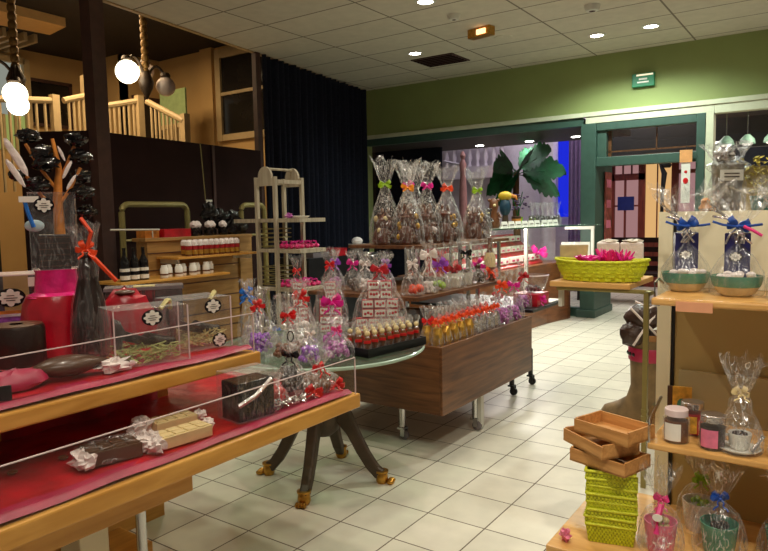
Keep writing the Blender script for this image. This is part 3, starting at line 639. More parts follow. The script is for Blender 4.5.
for (x, y) in ((-1.88, 1.25), (-2.12, 1.02), (-1.88, 0.2), (-2.5, 0.2)):
    MB().lathe([(0.017, 0), (0.017, 0.695)], 12, (x, y, 0)).build('leg', 'chrome', o, world=True, smooth=True)
MB().bx(-2.60, -2.36, 1.40, 1.62, 0.0, 0.07).build('foot', 'goldwood', o, world=True, bevel=0.004)
for nm, x, y1, z in (('lower', -1.512, 1.96, 0.75), ('upper', -1.722, 1.64, 0.95)):
    g = MB().bx(x - 0.004, x, -0.5, y1, z, z + 0.142).build('acrylic_guard', 'acrylic', o, world=True)
    e = MB().bx(x - 0.0045, x + 0.0005, -0.5, y1, z + 0.141, z + 0.1435)
    e.bx(x - 0.0045, x + 0.0005, y1 - 0.002, y1, z, z + 0.143)
    l = o.location; e.v = [(a - l.x, b - l.y, c - l.z) for a, b, c in e.v]
    e.build('guard_edge', 'acredge', g)
def cloth(x0, x1, y0, y1, z, amp, seed, roll=0.02):
    rg = random.Random(seed); ks = [(rg.uniform(4, 26), rg.uniform(4, 22), rg.uniform(0, 6.3), rg.uniform(0.2, 1)) for _ in range(9)]
    def f(u, v):
        x = x0 + (x1 - x0) * u; y = y0 + (y1 - y0) * v
        d = sum(a * math.sin(p * x + q * y + ph) for p, q, ph, a in ks) / 4
        e = max(0, 1 - (x1 - x) / 0.05)
        return (x, y, z + 0.004 + amp * (d * 0.5 + 0.5) + roll * math.sin(min(1, e) * PI) )
    return f
o = T('satin_cloth', 'red satin cloth with a magenta hem covering the lower counter shelf', 'cloth', (0, 0, 0))
MB().sheet(cloth(-2.6, -1.575, -0.55, 1.95, 0.7505, 0.007, 3, 0.0), 60, 120).build('cloth', 'satin2', o, smooth=True)
MB().sheet(cloth(-1.60, -1.522, -0.55, 1.95, 0.7505, 0.007, 5, 0.011), 16, 160).build('hem', 'magenta', o, smooth=True)
MB().sheet(lambda u, v: (-2.095 + 0.012 * math.sin(v * 60) + 0.008 * math.sin(v * 23), -0.5 + 2.0 * v, 0.757 + 0.14 * u), 6, 120).build('backdrop', 'satin2', o, smooth=True)
o = T('satin_cloth', 'crimson satin cloth covering the upper counter shelf', 'cloth', (0, 0, 0))
MB().sheet(cloth(-2.98, -1.80, -0.55, 1.64, 0.9505, 0.008, 7, 0.0), 60, 110).build('cloth', 'satin2', o, smooth=True)
MB().sheet(cloth(-1.83, -1.732, -0.55, 1.64, 0.9505, 0.012, 9, 0.010), 16, 150).build('hem', 'magenta', o, smooth=True)
LZ, UZ = 0.762, 0.963
# --- lower shelf goods
def crumple(c, r, sc, rg, amp=0.5):
    mb = MB(); n, m = 12, 8; vs = []; fs = []
    for i in range(m + 1):
        for k in range(n):
            t = PI * i / m; a = 2 * PI * k / n; rr = r * (1 + rg.uniform(-amp, amp))
            vs.append((c[0] + rr * math.sin(t) * math.cos(a) * sc[0], c[1] + rr * math.sin(t) * math.sin(a) * sc[1], (lambda q: max(0.001, q) if c[2] > 0 else q)(c[2] - rr * math.cos(t) * sc[2])))
    for i in range(m):
        for k in range(n): fs.append((i * n + k, i * n + (k + 1) % n, (i + 1) * n + (k + 1) % n, (i + 1) * n + k))
    return mb.add(vs, fs)
rg = random.Random(4)
def slab(label, loc, rz, m, size, ends, marks=True):
    o = T('chocolate_slab', label, 'chocolate', loc, rz)
    L, W, Hh = size
    mb = MB().box((0, 0, Hh / 2), (L, W, Hh))
    for i in range(4):
        for j in range(2): mb.box((-L * 0.36 + i * L * 0.24, -W * 0.23 + j * W * 0.46, Hh + 0.001), (L * 0.21, W * 0.40, 0.006))
    mb.build('slab', m, o, bevel=0.002)
    for e in ends: crumple((e[0], e[1], 0.022), e[2], (1, 1.1, 0.9), rg, 0.45).build('tissue', 'tissue', o)
    if marks: film_mb(0.05, 0.055, 0.8, 0.03, 0.05, rg, sx=L / 0.1, sy=W / 0.1).build('wrap', 'film2', o)
    return o
slab('dark chocolate slab with white tissue ends on the lower shelf', (-1.675, 1.03, LZ), R(74), 'choc', (0.15, 0.09, 0.04), [(-0.085, -0.02, 0.026), (-0.075, -0.045, 0.022), (0.085, 0.0, 0.024), (0.07, 0.045, 0.018)])
slab('ivory chocolate slab nearer the shelf edge, white tissue at one end', (-1.625, 1.235, LZ), R(84), 'white_choc', (0.17, 0.075, 0.035), [(-0.105, 0.0, 0.032), (-0.11, -0.04, 0.025), (0.10, 0.01, 0.02)], False)
slab('ivory chocolate slab behind the other ivory slab', (-1.755, 1.30, LZ), R(80), 'white_choc', (0.14, 0.075, 0.035), [(-0.10, 0.01, 0.034), (-0.12, -0.02, 0.026), (0.09, -0.01, 0.02)], False)
for i, (x, y) in enumerate([(-1.80, 0.82), (-1.79, 0.955), (-1.76, 0.995)]):
    one('chocolate_coin', MB().lathe([(0.008, 0.0), (0.013, 0.002), (0.013, 0.006), (0.008, 0.008)], 14), 'milk', NTH[i] + ' from the left of three chocolate drops on the lower red cloth', 'chocolate', (x, y, LZ), smooth=True)
o = T('gift_box', 'black gift box wrapped in cellophane at the middle of the lower shelf', 'gift box', (-1.635, 1.52, LZ), R(82))
MB().box((0, 0, 0.065), (0.145, 0.10, 0.13)).build('box', 'blackgloss', o, bevel=0.004)
MB().box((0, 0, 0.0805), (0.165, 0.125, 0.16)).build('cellophane_wrap', 'filmlo', o)
mb = MB()
mb.tube([(-0.08, -0.06, 0.06), (-0.02, -0.07, 0.085), (0.05, -0.065, 0.13)], 0.008, 5).build('foil_strip', 'silver', o)
bag('small red translucent bag beside the black gift box', (-1.64, 1.665, LZ), 0.13, 0.042, None, [c_balls('filling', 'ribred', 0.036, 0.07, 0.012, 30, rg)], fm='film2')
bag('bag of black chocolates between the red bag and the tan bag', (-1.70, 1.80, LZ), 0.20, 0.07, 'ribblack', [c_balls('filling', 'dchoc', 0.062, 0.11, 0.014, 60, rg)], fm='film2', neck=0.75)
bag('flat clear bag of tan chocolates at the far end of the lower shelf', (-1.64, 1.885, LZ), 0.15, 0.09, 'ribred', [c_balls('filling', 'milk', 0.08, 0.06, 0.016, 50, rg)], fm='film2', neck=0.62, sx=1.2, sy=0.7, rz=R(80), bow=0.035)
o = T('foil_strip', 'crinkled silver foil shreds along the lower shelf front', 'foil', (-1.60, 1.68, LZ), R(87))
mb = MB()
for i in range(60):
    x = rg.uniform(-0.13, 0.13); mb.tube([(x, rg.uniform(-0.03, 0.03), rg.uniform(0.002, 0.02)), (x + rg.uniform(-0.02, 0.02), rg.uniform(-0.03, 0.03), rg.uniform(0.005, 0.03)), (x + rg.uniform(-0.04, 0.04), rg.uniform(-0.03, 0.03), rg.uniform(0.002, 0.02))], 0.003, 4)
x = mb.build('shreds', 'silver', o); x['kind'] = 'stuff'
for i, (x, y) in enumerate([(-1.585, 1.80), (-1.575, 1.92)]):
    one('ribbon_bow', bow_mb((0, 0, 0.022), 0.035, rg=rg, droop=0.3), 'ribred', ('red ribbon bow lying beside the silver foil shreds', 'red ribbon bow lying at the far right corner of the lower shelf')[i], 'bow', (x, y, LZ), FR, smooth=True)
# --- upper shelf goods
o = T('chocolate_drum', 'dark chocolate drum at the left end of the upper shelf', 'chocolate', (-2.165, 1.03, UZ))
MB().lathe([(0.078, 0), (0.083, 0.01), (0.083, 0.13), (0.079, 0.14)], 28).build('drum', 'dchoc', o, smooth=True)
MB().lathe([(0.076, 0.1401), (0.076, 0.143), (0.06, 0.144)], 28).build('lid', 'choc', o, smooth=True)
MB().lathe([(0.001, -0.0), (0.02, 0)], 12, (0, 0, 0.145)).lathe([(0.084, 0.01), (0.0842, 0.014)], 28, caps=False).build('trim', 'silver', o)
o = T('clear_box', 'clear gift box with oval label and white tag at the far left', 'box', (-2.62, 1.25, UZ), R(62))
MB().box((0, 0, 0.135), (0.34, 0.2, 0.27)).build('box', 'boxfilm', o)
MB().box((0, 0, 0.06), (0.30, 0.16, 0.11)).build('filling', 'purplechoc', o)
plaque(o, (-0.01, -0.103, 0.19), 0.05, 0.035)
MB().box((0.10, -0.102, 0.245), (0.10, 0.003, 0.035)).build('tag', 'white', o)
MB().box((0, 0, 0.272), (0.34, 0.2, 0.004)).build('lid_edge', 'acredge', o)
MB().box((0, -0.1, 0.135), (0.34, 0.002, 0.012)).build('band', 'orange', o)
o = T('riser', 'pink and red satin-draped pedestal under the chocolate tree', 'pedestal', (-2.31, 1.25, UZ))
rg = random.Random(8)
MB().lathe([(0.125, 0), (0.12, 0.04), (0.118, 0.12), (0.114, 0.18), (0.10, 0.21)], 28, jit=0.05, rg=rg).build('skirt', 'satin', o, smooth=True)
MB().lathe([(0.100, 0.205), (0.072, 0.22), (0.068, 0.29), (0.070, 0.30)], 24, jit=0.05, rg=rg).build('top', 'pinkfoil', o, smooth=True)
TZ = UZ + 0.301
o = T('chocolate_tree', 'tall chocolate bouquet with black bows in a dark pot, in cellophane', 'arrangement', (-2.31, 1.25, TZ), R(62))
MB().box((0, 0, 0.062), (0.10, 0.10, 0.122)).build('pot', 'dchoc', o, bevel=0.004)
mb = MB()
for k in range(6): mb.box((0, -0.0505, 0.012 + k * 0.02), (0.101, 0.002, 0.003))
mb.build('groove', 'choc', o)
MB().tube([(0.02, 0, 0.11), (0.02, 0, 0.25), (0.03, 0.0, 0.36), (0.015, 0, 0.46)], [0.019, 0.016, 0.010, 0.006], 10).build('stick', 'orange', o, smooth=True)
for (a, b) in (((0.02, 0, 0.28), (-0.07, 0.01, 0.44)), ((0.02, 0, 0.30), (0.09, 0.01, 0.45)), ((0.02, 0, 0.2), (-0.08, 0.02, 0.34)), ((0.02, 0, 0.22), (0.10, 0.0, 0.36))):
    MB().tube([a, ((a[0] + b[0]) / 2, 0.0, (a[2] + b[2]) / 2 - 0.01), b], 0.006, 6).build('twig', 'orange', o)
for (x, z, s) in ((-0.06, 0.47, 0.038), (0.09, 0.46, 0.04), (-0.02, 0.41, 0.042), (-0.01, 0.37, 0.045), (0.10, 0.40, 0.04), (0.10, 0.33, 0.04), (0.10, 0.27, 0.042), (0.11, 0.20, 0.04), (-0.10, 0.33, 0.03), (-0.04, 0.30, 0.04)):
    crumple((x, rg.uniform(-0.03, 0.03), z), s * 0.95, (1, 0.8, 0.62), rg, 0.3).build('black_bow', 'blackgloss', o)
for (x0, z0, x1, z1) in ((-0.13, 0.45, -0.07, 0.33), (-0.13, 0.38, -0.08, 0.29), (0.03, 0.43, 0.05, 0.38), (0.07, 0.38, 0.04, 0.32), (0.08, 0.33, 0.05, 0.28)):
    crumple((0, 0, 0), 0.5 * math.hypot(x1 - x0, z1 - z0), (0.2, 0.06, 1.0), rg, 0.12).build('white_ribbon', 'tissue', o).matrix_local = Matrix.Translation(((x0 + x1) / 2, -0.04, (z0 + z1) / 2)) @ Matrix.Rotation(math.atan2(x1 - x0, z1 - z0), 4, 'Y')
MB().bx(-0.075, 0.075, -0.075, 0.075, 0.001, 0.27).build('cellophane_wrap', 'filmlo', o)
plaque(o, (-0.025, -0.078, 0.225), 0.032, 0.026)
MB().tube([(-0.085, -0.07, 0.25), (-0.075, -0.075, 0.20), (-0.06, -0.078, 0.15)], 0.007, 6).build('blue_ribbon', 'bluefoil', o)
MB().box((-0.07, -0.078, 0.245), (0.06, 0.002, 0.02)).build('tag', 'white', o)
MB().ball((-0.058, -0.06, 0.155), 0.026, 12, 8, (1.2, 0.3, 0.8)).build('oval_card', mat('pale_cyan', (190, 214, 222), 0.3), o, smooth=True)
o = T('chocolate_bottle', 'tall slim dark chocolate bottle with red ribbon at its neck', 'bottle', (-2.135, 1.265, UZ), R(58))
MB().lathe([(0.058, 0), (0.062, 0.02), (0.06, 0.10), (0.05, 0.19), (0.032, 0.27), (0.024, 0.33), (0.026, 0.345), (0.02, 0.36)], 24).build('bottle', 'dchoc', o, smooth=True)
film_mb(0.46, 0.066, 0.76, 0.022, 0.05, rg).build('cellophane_wrap', 'filmlo', o)
mb = bow_mb((0, -0.03, 0.37), 0.036, rg=rg, droop=0.8)
mb.tube([(0, -0.03, 0.37), (0.02, -0.04, 0.43), (-0.01, -0.03, 0.48)], 0.007, 5).tube([(0.01, -0.035, 0.36), (0.05, -0.04, 0.31), (0.09, -0.03, 0.26)], 0.008, 5).build('ribbon', 'ribredor', o, smooth=True)
o = T('chocolate_fish', 'dark chocolate fish lying on the front of the upper shelf', 'chocolate', (-1.90, 1.055, UZ), R(80))
vs = MB()
prof = []
for i in range(15):
    t = i / 14; prof.append((0.001 + 0.068 * math.sin(PI * min(1, t * 1.02)) ** 0.75 * (1 - 0.35 * t), -0.115 + 0.23 * t))
vs.lathe(prof, 18, caps=False, T=Matrix.Rotation(PI / 2, 4, 'Y') @ Matrix.Scale(0.55, 4, (1, 0, 0)))
vs.v = [(x, y, z + 0.036) for x, y, z in vs.v]
vs.build('body', 'choc', o, smooth=True)
MB().prism([(0.10, 0), (0.16, 0.05), (0.145, 0), (0.16, -0.05)], 0.01, 0.03).build('tail', 'choc', o)
MB().prism([(-0.06, 0.045), (0.06, 0.045), (0.03, 0.075), (-0.03, 0.08)], 0.02, 0.032).build('fin', 'choc', o)
crumple((0.12, -0.03, 0.018), 0.035, (1.5, 1, 0.6), rg).build('tissue', 'tissue', o)
crumple((-0.12, 0.03, 0.018), 0.02, (1.5, 1, 0.8), rg).build('tissue', 'tissue', o)
o = T('satin_cushion', 'crumpled pink satin wad at the left front of the upper shelf', 'cushion', (-1.91, 0.90, UZ))
crumple((0, 0, 0.015), 0.07, (0.8, 1.2, 0.55), random.Random(3), 0.14).build('fabric', 'magenta', o, smooth=True)
one('price_card', MB().box((0, 0, 0.02), (0.06, 0.006, 0.04)), 'black', 'small black price card at the left end of the upper shelf', 'card', (-1.80, 0.80, UZ), R(70))
def shoe_box(label, x, y, rz, size, shred, extra):
    o = T('clear_gift_box', label, 'gift box', (x, y, UZ), rz)
    L, W, Hh = size
    MB().box((0, 0, Hh / 2 + 0.001), (L, W, Hh)).build('box', 'boxfilm', o)
    for s in (-1, 1): MB().box((s * L / 2, -W / 2, Hh / 2), (0.004, 0.004, Hh)).build('edge', 'acredge', o)
    rg = random.Random(int(x * -1000)); mb = MB()
    for i in range(150):
        px, py, pz = rg.uniform(-L * 0.38, L * 0.38), rg.uniform(-W * 0.38, W * 0.38), rg.uniform(0.004, 0.05)
        mb.tube([(px, py, pz), (px + rg.uniform(-0.03, 0.03), py + rg.uniform(-0.03, 0.03), pz + rg.uniform(-0.004, 0.025)), (px + rg.uniform(-0.05, 0.05) * 0.6, py + rg.uniform(-0.04, 0.04) * 0.6, pz + rg.uniform(-0.004, 0.012))], 0.0022, 3)
    s = mb.build('shredded_paper', shred, o); s['kind'] = 'stuff'
    # a chocolate court shoe: sole and heel, rising to the heel cup
    mb = MB(); n = 14
    for i in range(n): pass
    def shoe(u, v):
        a = v * 2 * PI; xx = -0.10 + 0.20 * u
        wd = 0.004 + 0.030 * math.sin(PI * (0.12 + 0.80 * (1 - u))) ** 0.8; up = 0.055 + 0.07 * (1 - u) ** 1.5
        hh = 0.012 + 0.022 * (0.6 + 0.4 * math.cos(u * 3))
        return (xx, wd * math.cos(a), up + hh * math.sin(a) * (1 if math.sin(a) < 0 else (0.9 if u > 0.55 or u < 0.12 else 0.1)))
    mb.sheet(shoe, 18, 14)
    mb.tube([(-0.08, 0, 0.11), (-0.085, 0, 0.04)], [0.014, 0.008], 8)
    mb.build('chocolate_shoe', 'dchoc', o, smooth=True)
    plaque(o, extra, 0.034, 0.026)
    MB().tube([(0.04, -W * 0.3, Hh - 0.01), (0.07, -W * 0.2, Hh + 0.015), (0.09, 0, Hh + 0.01), (0.10, 0.02, Hh - 0.02)], 0.008, 5).build('ribbon', 'shred', o)
    return o
shoe_box('nearer clear box holding a chocolate shoe on shredded paper', -1.895, 1.31, R(74), (0.24, 0.16, 0.185), 'shredg', (0.0, -0.083, 0.155))
ob = shoe_box('clear box with a chocolate shoe at the far end of the upper shelf', -1.945, 1.555, R(80), (0.21, 0.17, 0.185), 'shred', (0.03, -0.088, 0.155))
plaque(ob, (0.05, -0.09, 0.03), 0.03, 0.025)
o = T('satin_parcel', 'bright red satin parcel behind the chocolate bottle and clear boxes', 'parcel', (-2.165, 1.425, UZ), R(56))
crumple((0, 0, 0.10), 0.105, (1.0, 0.55, 1.1), random.Random(12), 0.12).build('fabric', 'satin', o, smooth=True)
MB().ball((0, -0.02, 0.205), 0.028, 10, 6, (1.3, 0.7, 0.4)).build('chocolate_seal', 'choc', o, smooth=True)
o = T('storage_box', 'large grey clear plastic box behind the red satin parcel', 'box', (-2.24, 1.56, UZ), R(54))
MB().box((0, 0, 0.10), (0.28, 0.11, 0.20)).build('box', film('grey_clear', (120, 110, 112), 0.35, 0.1, 0.15, 0.6, 8, (150, 140, 140)), o)
MB().box((0, 0, 0.206), (0.29, 0.12, 0.012)).build('lid', 'greyplastic', o)
MB().box((0.02, 0, 0.06), (0.2, 0.08, 0.11)).build('contents', 'black', o)
MB().box((0.0, -0.02, 0.2135), (0.08, 0.04, 0.003)).build('tag', 'shred', o)
one('jar', MB().lathe([(0.06, 0), (0.07, 0.02), (0.07, 0.10), (0.05, 0.13)], 18), 'boxfilm', 'clear jar at the far left edge behind the labelled box', 'jar', (-2.93, 1.18, UZ), smooth=True)
one('paper_bag', MB().box((0, 0, 0.10), (0.1, 0.06, 0.20)), mat('pale_pink_bag', (190, 150, 150), 0.5), 'pale pink packet at the far left edge behind the labelled box', 'packet', (-2.90, 1.04, UZ), R(60))
# ================================================================== pedestal table with glass top
CX, CY = -2.285, 2.66
o = T('pedestal_table', 'round glass-topped table on four bronze legs with brass paw feet', 'table', (CX, CY, 0))
g = MB().lathe([(0.555, 0.728), (0.56, 0.732), (0.56, 0.741), (0.555, 0.745)], 64).build('glass_top', 'tableglass', o, smooth=True)
MB().lathe([(0.556, 0.727), (0.562, 0.732), (0.562, 0.741), (0.556, 0.7455)], 64, caps=False).build('rim', 'glassedge', g, smooth=True)
MB().lathe([(0.05, 0.25), (0.085, 0.28), (0.10, 0.34), (0.095, 0.44), (0.075, 0.52), (0.055, 0.66), (0.12, 0.70), (0.13, 0.727)], 20).build('column', 'bronze', o, smooth=True)
for k in range(4):
    a = R(-68 + 90 * k); ca, sa = math.cos(a), math.sin(a)
    pr = [(0.03, 0.42), (0.09, 0.40), (0.15, 0.32), (0.20, 0.215), (0.25, 0.125), (0.30, 0.06), (0.345, 0.035)]
    mb = MB(); vs = []; fs = []
    for i, (r, z) in enumerate(pr):
        hw = 0.035 - 0.012 * i / 6; th = 0.075 - 0.052 * i / 6
        for (s, t) in ((-1, -1), (1, -1), (1, 1), (-1, 1)):
            vs.append(((r + t * 0.01) * ca - s * hw * sa, (r + t * 0.01) * sa + s * hw * ca, max(0.012, z + t * th)))
    for i in range(len(pr) - 1):
        for q in range(4): fs.append((i * 4 + q, i * 4 + (q + 1) % 4, (i + 1) * 4 + (q + 1) % 4, (i + 1) * 4 + q))
    fs += [(3, 2, 1, 0), tuple(len(vs) - 4 + q for q in range(4))]
    mb.add(vs, fs); lg = mb.build('leg', 'bronze', o, bevel=0.012)
    mb = MB()
    A = Matrix.Translation((0.355 * ca, 0.355 * sa, 0)) @ Matrix.Rotation(a, 4, 'Z')
    mb.lathe([(0.026, 0.0), (0.034, 0.018), (0.032, 0.045), (0.024, 0.066)], 14, (-0.03, 0, 0.001), T=A)
    for j in (-1.5, -0.5, 0.5, 1.5): mb.ball((0.02, j * 0.014, 0.014), 0.012, 8, 6, (1.7, 0.75, 1.1), T=A)
    mb.lathe([(0.036, 0.0), (0.036, 0.01)], 14, (-0.03, 0, 0.06), T=A)
    mb.build('paw_foot', 'brass', lg, smooth=True)
GZ = 0.7465
rg = random.Random(21)
bag('cellophane bag with red tie and violet sweets at the left of the glass table', (-2.44, 2.36, GZ), 0.33, 0.10, 'ribred', [c_balls('filling', 'purplechoc', 0.085, 0.10, 0.014, 60, rg)], neck=0.72, fm='film2', bow=0.04)
bag('slim clear bag with blue foil tie at the left rim of the glass table', (-2.60, 2.44, GZ), 0.36, 0.06, 'bluefoil', [c_balls('filling', 'tissue', 0.05, 0.12, 0.014, 30, rg)], neck=0.76, fm='film2', bow=0.05)
ob = bag('broad cellophane bag with a dark oval label and red tie', (-2.20, 2.33, GZ), 0.32, 0.125, 'ribred', [c_balls('filling', 'milk', 0.10, 0.08, 0.016, 50, rg)], neck=0.66, fm='film2', sy=0.8, bow=0.04, tr=0.06)
mb = MB(); A = Matrix.Translation((0.02, -0.108, 0.125)) @ Matrix.Rotation(0.15, 4, 'Z') @ Matrix.Rotation(PI / 2 - 0.25, 4, 'X')
mb.tube([A @ Vector((0.014 * math.cos(t * PI / 8), 0.024 * math.sin(t * PI / 8), 0)) for t in range(17)], 0.003, 5)
mb.build('label_ring', 'ribblack', ob)
bag('tall cellophane bag with a red tie behind the labelled bag', (-2.34, 2.58, GZ), 0.36, 0.085, 'ribred', [c_balls('filling', 'tissue', 0.07, 0.14, 0.018, 40, rg)], neck=0.72, fm='film2', bow=0.05)
bag('tall cellophane bag with magenta bow in the middle of the glass table', (-2.13, 2.58, GZ), 0.37, 0.09, 'ribmag', [c_balls('filling', 'lilac', 0.075, 0.10, 0.013, 60, rg)], neck=0.66, fm='film2', bow=0.06)
bag('squat bag of pink and violet sweets near the front of the glass table', (-1.99, 2.44, GZ), 0.20, 0.085, 'ribpink', [c_balls('filling', 'lilac', 0.075, 0.09, 0.013, 70, rg)], neck=0.7, fm='film2', bow=0.03)
bag('squat bag of violet sweets with white tie beside the lollipop tray', (-2.05, 2.31, GZ), 0.19, 0.075, 'tissue', [c_balls('filling', 'purplechoc', 0.065, 0.08, 0.013, 60, rg)], neck=0.7, fm='film2', bow=0.03)
# pyramids of white and red boxes
def pyramid(label, loc, rz, levels, bw, bh, h, w, rib, bowz=None):
    o = T('sweet_box_tower', label, 'gift', loc, rz)
    z = 0.002; rg = random.Random(int(loc[1] * 1000))
    for (nx, ny) in levels:
        for i in range(nx):
            for j in range(ny):
                b = MB().box(((i - (nx - 1) / 2) * bw, (j - (ny - 1) / 2) * bw * 0.6, z + bh / 2), (bw * 0.93, bw * 0.56, bh * 0.9), rz=rg.uniform(-0.05, 0.05)).build('sweet_box', 'redbox', o)
                if j == 0:
                    x0 = (i - (nx - 1) / 2) * bw
                    MB().box((x0, -(ny - 1) / 2 * bw * 0.6 - bw * 0.30, z + bh / 2), (bw * 0.84, 0.003, bh * 0.74)).build('panel', 'white', b)
                    k = MB()
                    for q in (-0.22, 0.02, 0.25): k.ball((x0 + q * bw, -(ny - 1) / 2 * bw * 0.6 - bw * 0.30 - 0.002, z + bh * (0.4 + 0.2 * rg.random())), bh * 0.16, 7, 4, (1, 0.2, 1))
                    k.build('print', 'redbox', b)
        z += bh
    film_mb(h, w, 0.80, w * 0.16, w * 0.45, rg, sy=0.75).build('cellophane_wrap', 'film', o)
    bow_mb((0, -w * 0.2, 0.80 * h), w * 0.33, rg=rg).build('ribbon', rib, o, smooth=True)
    return o
pyramid('large pyramid of white and red sweet boxes with dark red bows', (-2.15, 3.03, GZ), R(35), [(4, 2), (4, 1), (3, 1), (3, 1), (2, 1), (2, 1)], 0.070, 0.053, 0.47, 0.165, 'satin2')
pyramid('slim stack of red sweet boxes, left of the pair on the glass table', (-2.66, 2.90, GZ), R(38), [(2, 2), (2, 2), (2, 1), (1, 1), (1, 1), (1, 1)], 0.06, 0.05, 0.46, 0.085, 'ribred')
pyramid('stack of red sweet boxes, right of the pair on the glass table', (-2.49, 3.0, GZ), R(38), [(2, 2), (2, 2), (2, 1), (2, 1), (1, 1), (1, 1)], 0.068, 0.05, 0.50, 0.105, 'ribred')
# black tray with rows of chocolate lollies
t = T('tray', 'black tray holding rows of wrapped lollies on the glass table', 'tray', (-1.92, 2.735, GZ), R(-8))
MB().box((0, 0, 0.012), (0.20, 0.44, 0.022)).build('base', 'black', t)
for c, d in (((0, 0.216, 0.022), (0.20, 0.008, 0.042)), ((0, -0.216, 0.022), (0.20, 0.008, 0.042)), ((0.096, 0, 0.022), (0.008, 0.424, 0.042)), ((-0.096, 0, 0.022), (0.008, 0.424, 0.042))): MB().box(c, d).build('rim', 'black', t)
def lolly(label, loc, group):
    o = T('wrapped_lolly', label, 'sweet', loc, FR, group)
    MB().lathe([(0.014, 0), (0.019, 0.02), (0.019, 0.055), (0.012, 0.07)], 8).build('sweet', 'milk', o, smooth=True)
    film_mb(0.135, 0.021, 0.58, 0.007, 0.02, random.Random(5), n=10).build('cellophane_wrap', 'film2', o)
    MB().lathe([(0.009, -0.006), (0.014, 0), (0.009, 0.006)], 8, (0, 0, 0.05), caps=False).box((0, -0.019, 0.05), (0.034, 0.006, 0.014)).build('ribbon', 'ribred', o)
    MB().ball((0, 0, 0.088), 0.014, 8, 6).build('top_sweet', 'white_choc', o, smooth=True)
    return o
l0 = None; A = Matrix.Translation((-1.92, 2.735, GZ + 0.024)) @ Matrix.Rotation(R(-8), 4, 'Z')
for r in range(3):
    for k in range(8):
        p = A @ Vector((0.062 - r * 0.060, -0.185 + k * 0.053, 0))
        lab = f'{NTH[k]} from the left in the {("front", "middle", "back")[r]} row of lollies in the black tray'
        if l0 is None: l0 = lolly(lab, p, 'red-tied lollies in the black tray')
        else: dup(l0, p, FR + rnd.uniform(-0.5, 0.5), lab)
# ================================================================== walnut gondola on castors
def castor(mb_parent, x, y, top, m='chrome', r=0.032):
    l = MB().lathe([(0.02, 0.075), (0.02, top)], 10, (x, y, 0)).build('leg', m, mb_parent, world=True, smooth=True)
    k = MB().box((x, y, 0.075), (0.05, 0.05, 0.012)).box((x + 0.012, y - 0.020, 0.05), (0.03, 0.005, 0.05)).box((x + 0.012, y + 0.020, 0.05), (0.03, 0.005, 0.05))
    q = mb_parent.location; k.v = [(a - q.x, b - q.y, c - q.z) for a, b, c in k.v]; k.build('fork', m, l)
    A = Matrix.Translation((x + 0.015, y, r)) @ Matrix.Rotation(PI / 2, 4, 'X')
    k = MB().lathe([(r * 0.7, -0.014), (r, -0.009), (r, 0.009), (r * 0.7, 0.014)], 18, T=A)
    k.v = [(a - q.x, b - q.y, c - q.z) for a, b, c in k.v]; k.build('wheel', 'black' if m == 'black' else 'greyplastic', l, smooth=True)
GX0, GX1, GY0, GY1 = -3.0, -1.885, 3.27, 4.62
o = T('gondola_table', 'walnut box table on castors with stepped shelves in the middle of the shop', 'display table', (-2.44, 3.95, 0))
MB().bx(GX1 - 0.02, GX1, GY0, GY1, 0.25, 0.66).build('front_panel', 'walnut', o, world=True, bevel=0.002)
MB().bx(GX0, GX1 - 0.021, GY0, GY0 + 0.02, 0.25, 0.66).build('end_panel', 'walnutx', o, world=True, bevel=0.002)
MB().bx(GX0, GX1 - 0.021, GY1 - 0.02, GY1, 0.25, 0.66).build('end_panel', 'walnutx', o, world=True)
MB().bx(GX0, GX0 + 0.02, GY0 + 0.021, GY1 - 0.021, 0.25, 0.66).build('back_panel', 'walnut', o, world=True)
MB().bx(GX0 + 0.02, GX1 - 0.02, GY0 + 0.02, GY1 - 0.02, 0.25, 0.27).build('floor_panel', 'walnut', o, world=True)
MB().bx(GX0 + 0.021, GX1 - 0.021, GY0 + 0.021, GY1 - 0.021, 0.62, 0.645).build('top_panel', 'walnut', o, world=True)
MB().bx(-2.99, -2.10, 3.36, 4.60, 0.905, 0.93).build('shelf', 'walnut', o, world=True, bevel=0.003)
MB().bx(-3.02, -2.38, 3.86, 4.60, 1.195, 1.22).build('shelf', 'walnut', o, world=True, bevel=0.003)
for (x, y) in ((-2.95, 3.42), (-2.95, 4.55), (-2.3, 3.42), (-2.3, 4.55)): MB().bx(x - 0.012, x + 0.012, y - 0.012, y + 0.012, 0.645, 0.905).build('upright', 'chrome', o, world=True)
for (x, y) in ((-2.95, 3.92), (-2.95, 4.55), (-2.45, 3.92), (-2.45, 4.55)): MB().bx(x - 0.012, x + 0.012, y - 0.012, y + 0.012, 0.93, 1.195).build('upright', 'chrome', o, world=True)
for (x, y) in ((-2.27, 3.42), (-1.96, 3.83), (-2.90, 3.45), (-2.9, 4.45)): castor(o, x, y, 0.25)
MB().bx(-1.955, -1.915, 3.83, 3.87, 0.02, 0.25).build('leg', 'whitemetal', o, world=True)
TT = 0.646
rg = random.Random(31)
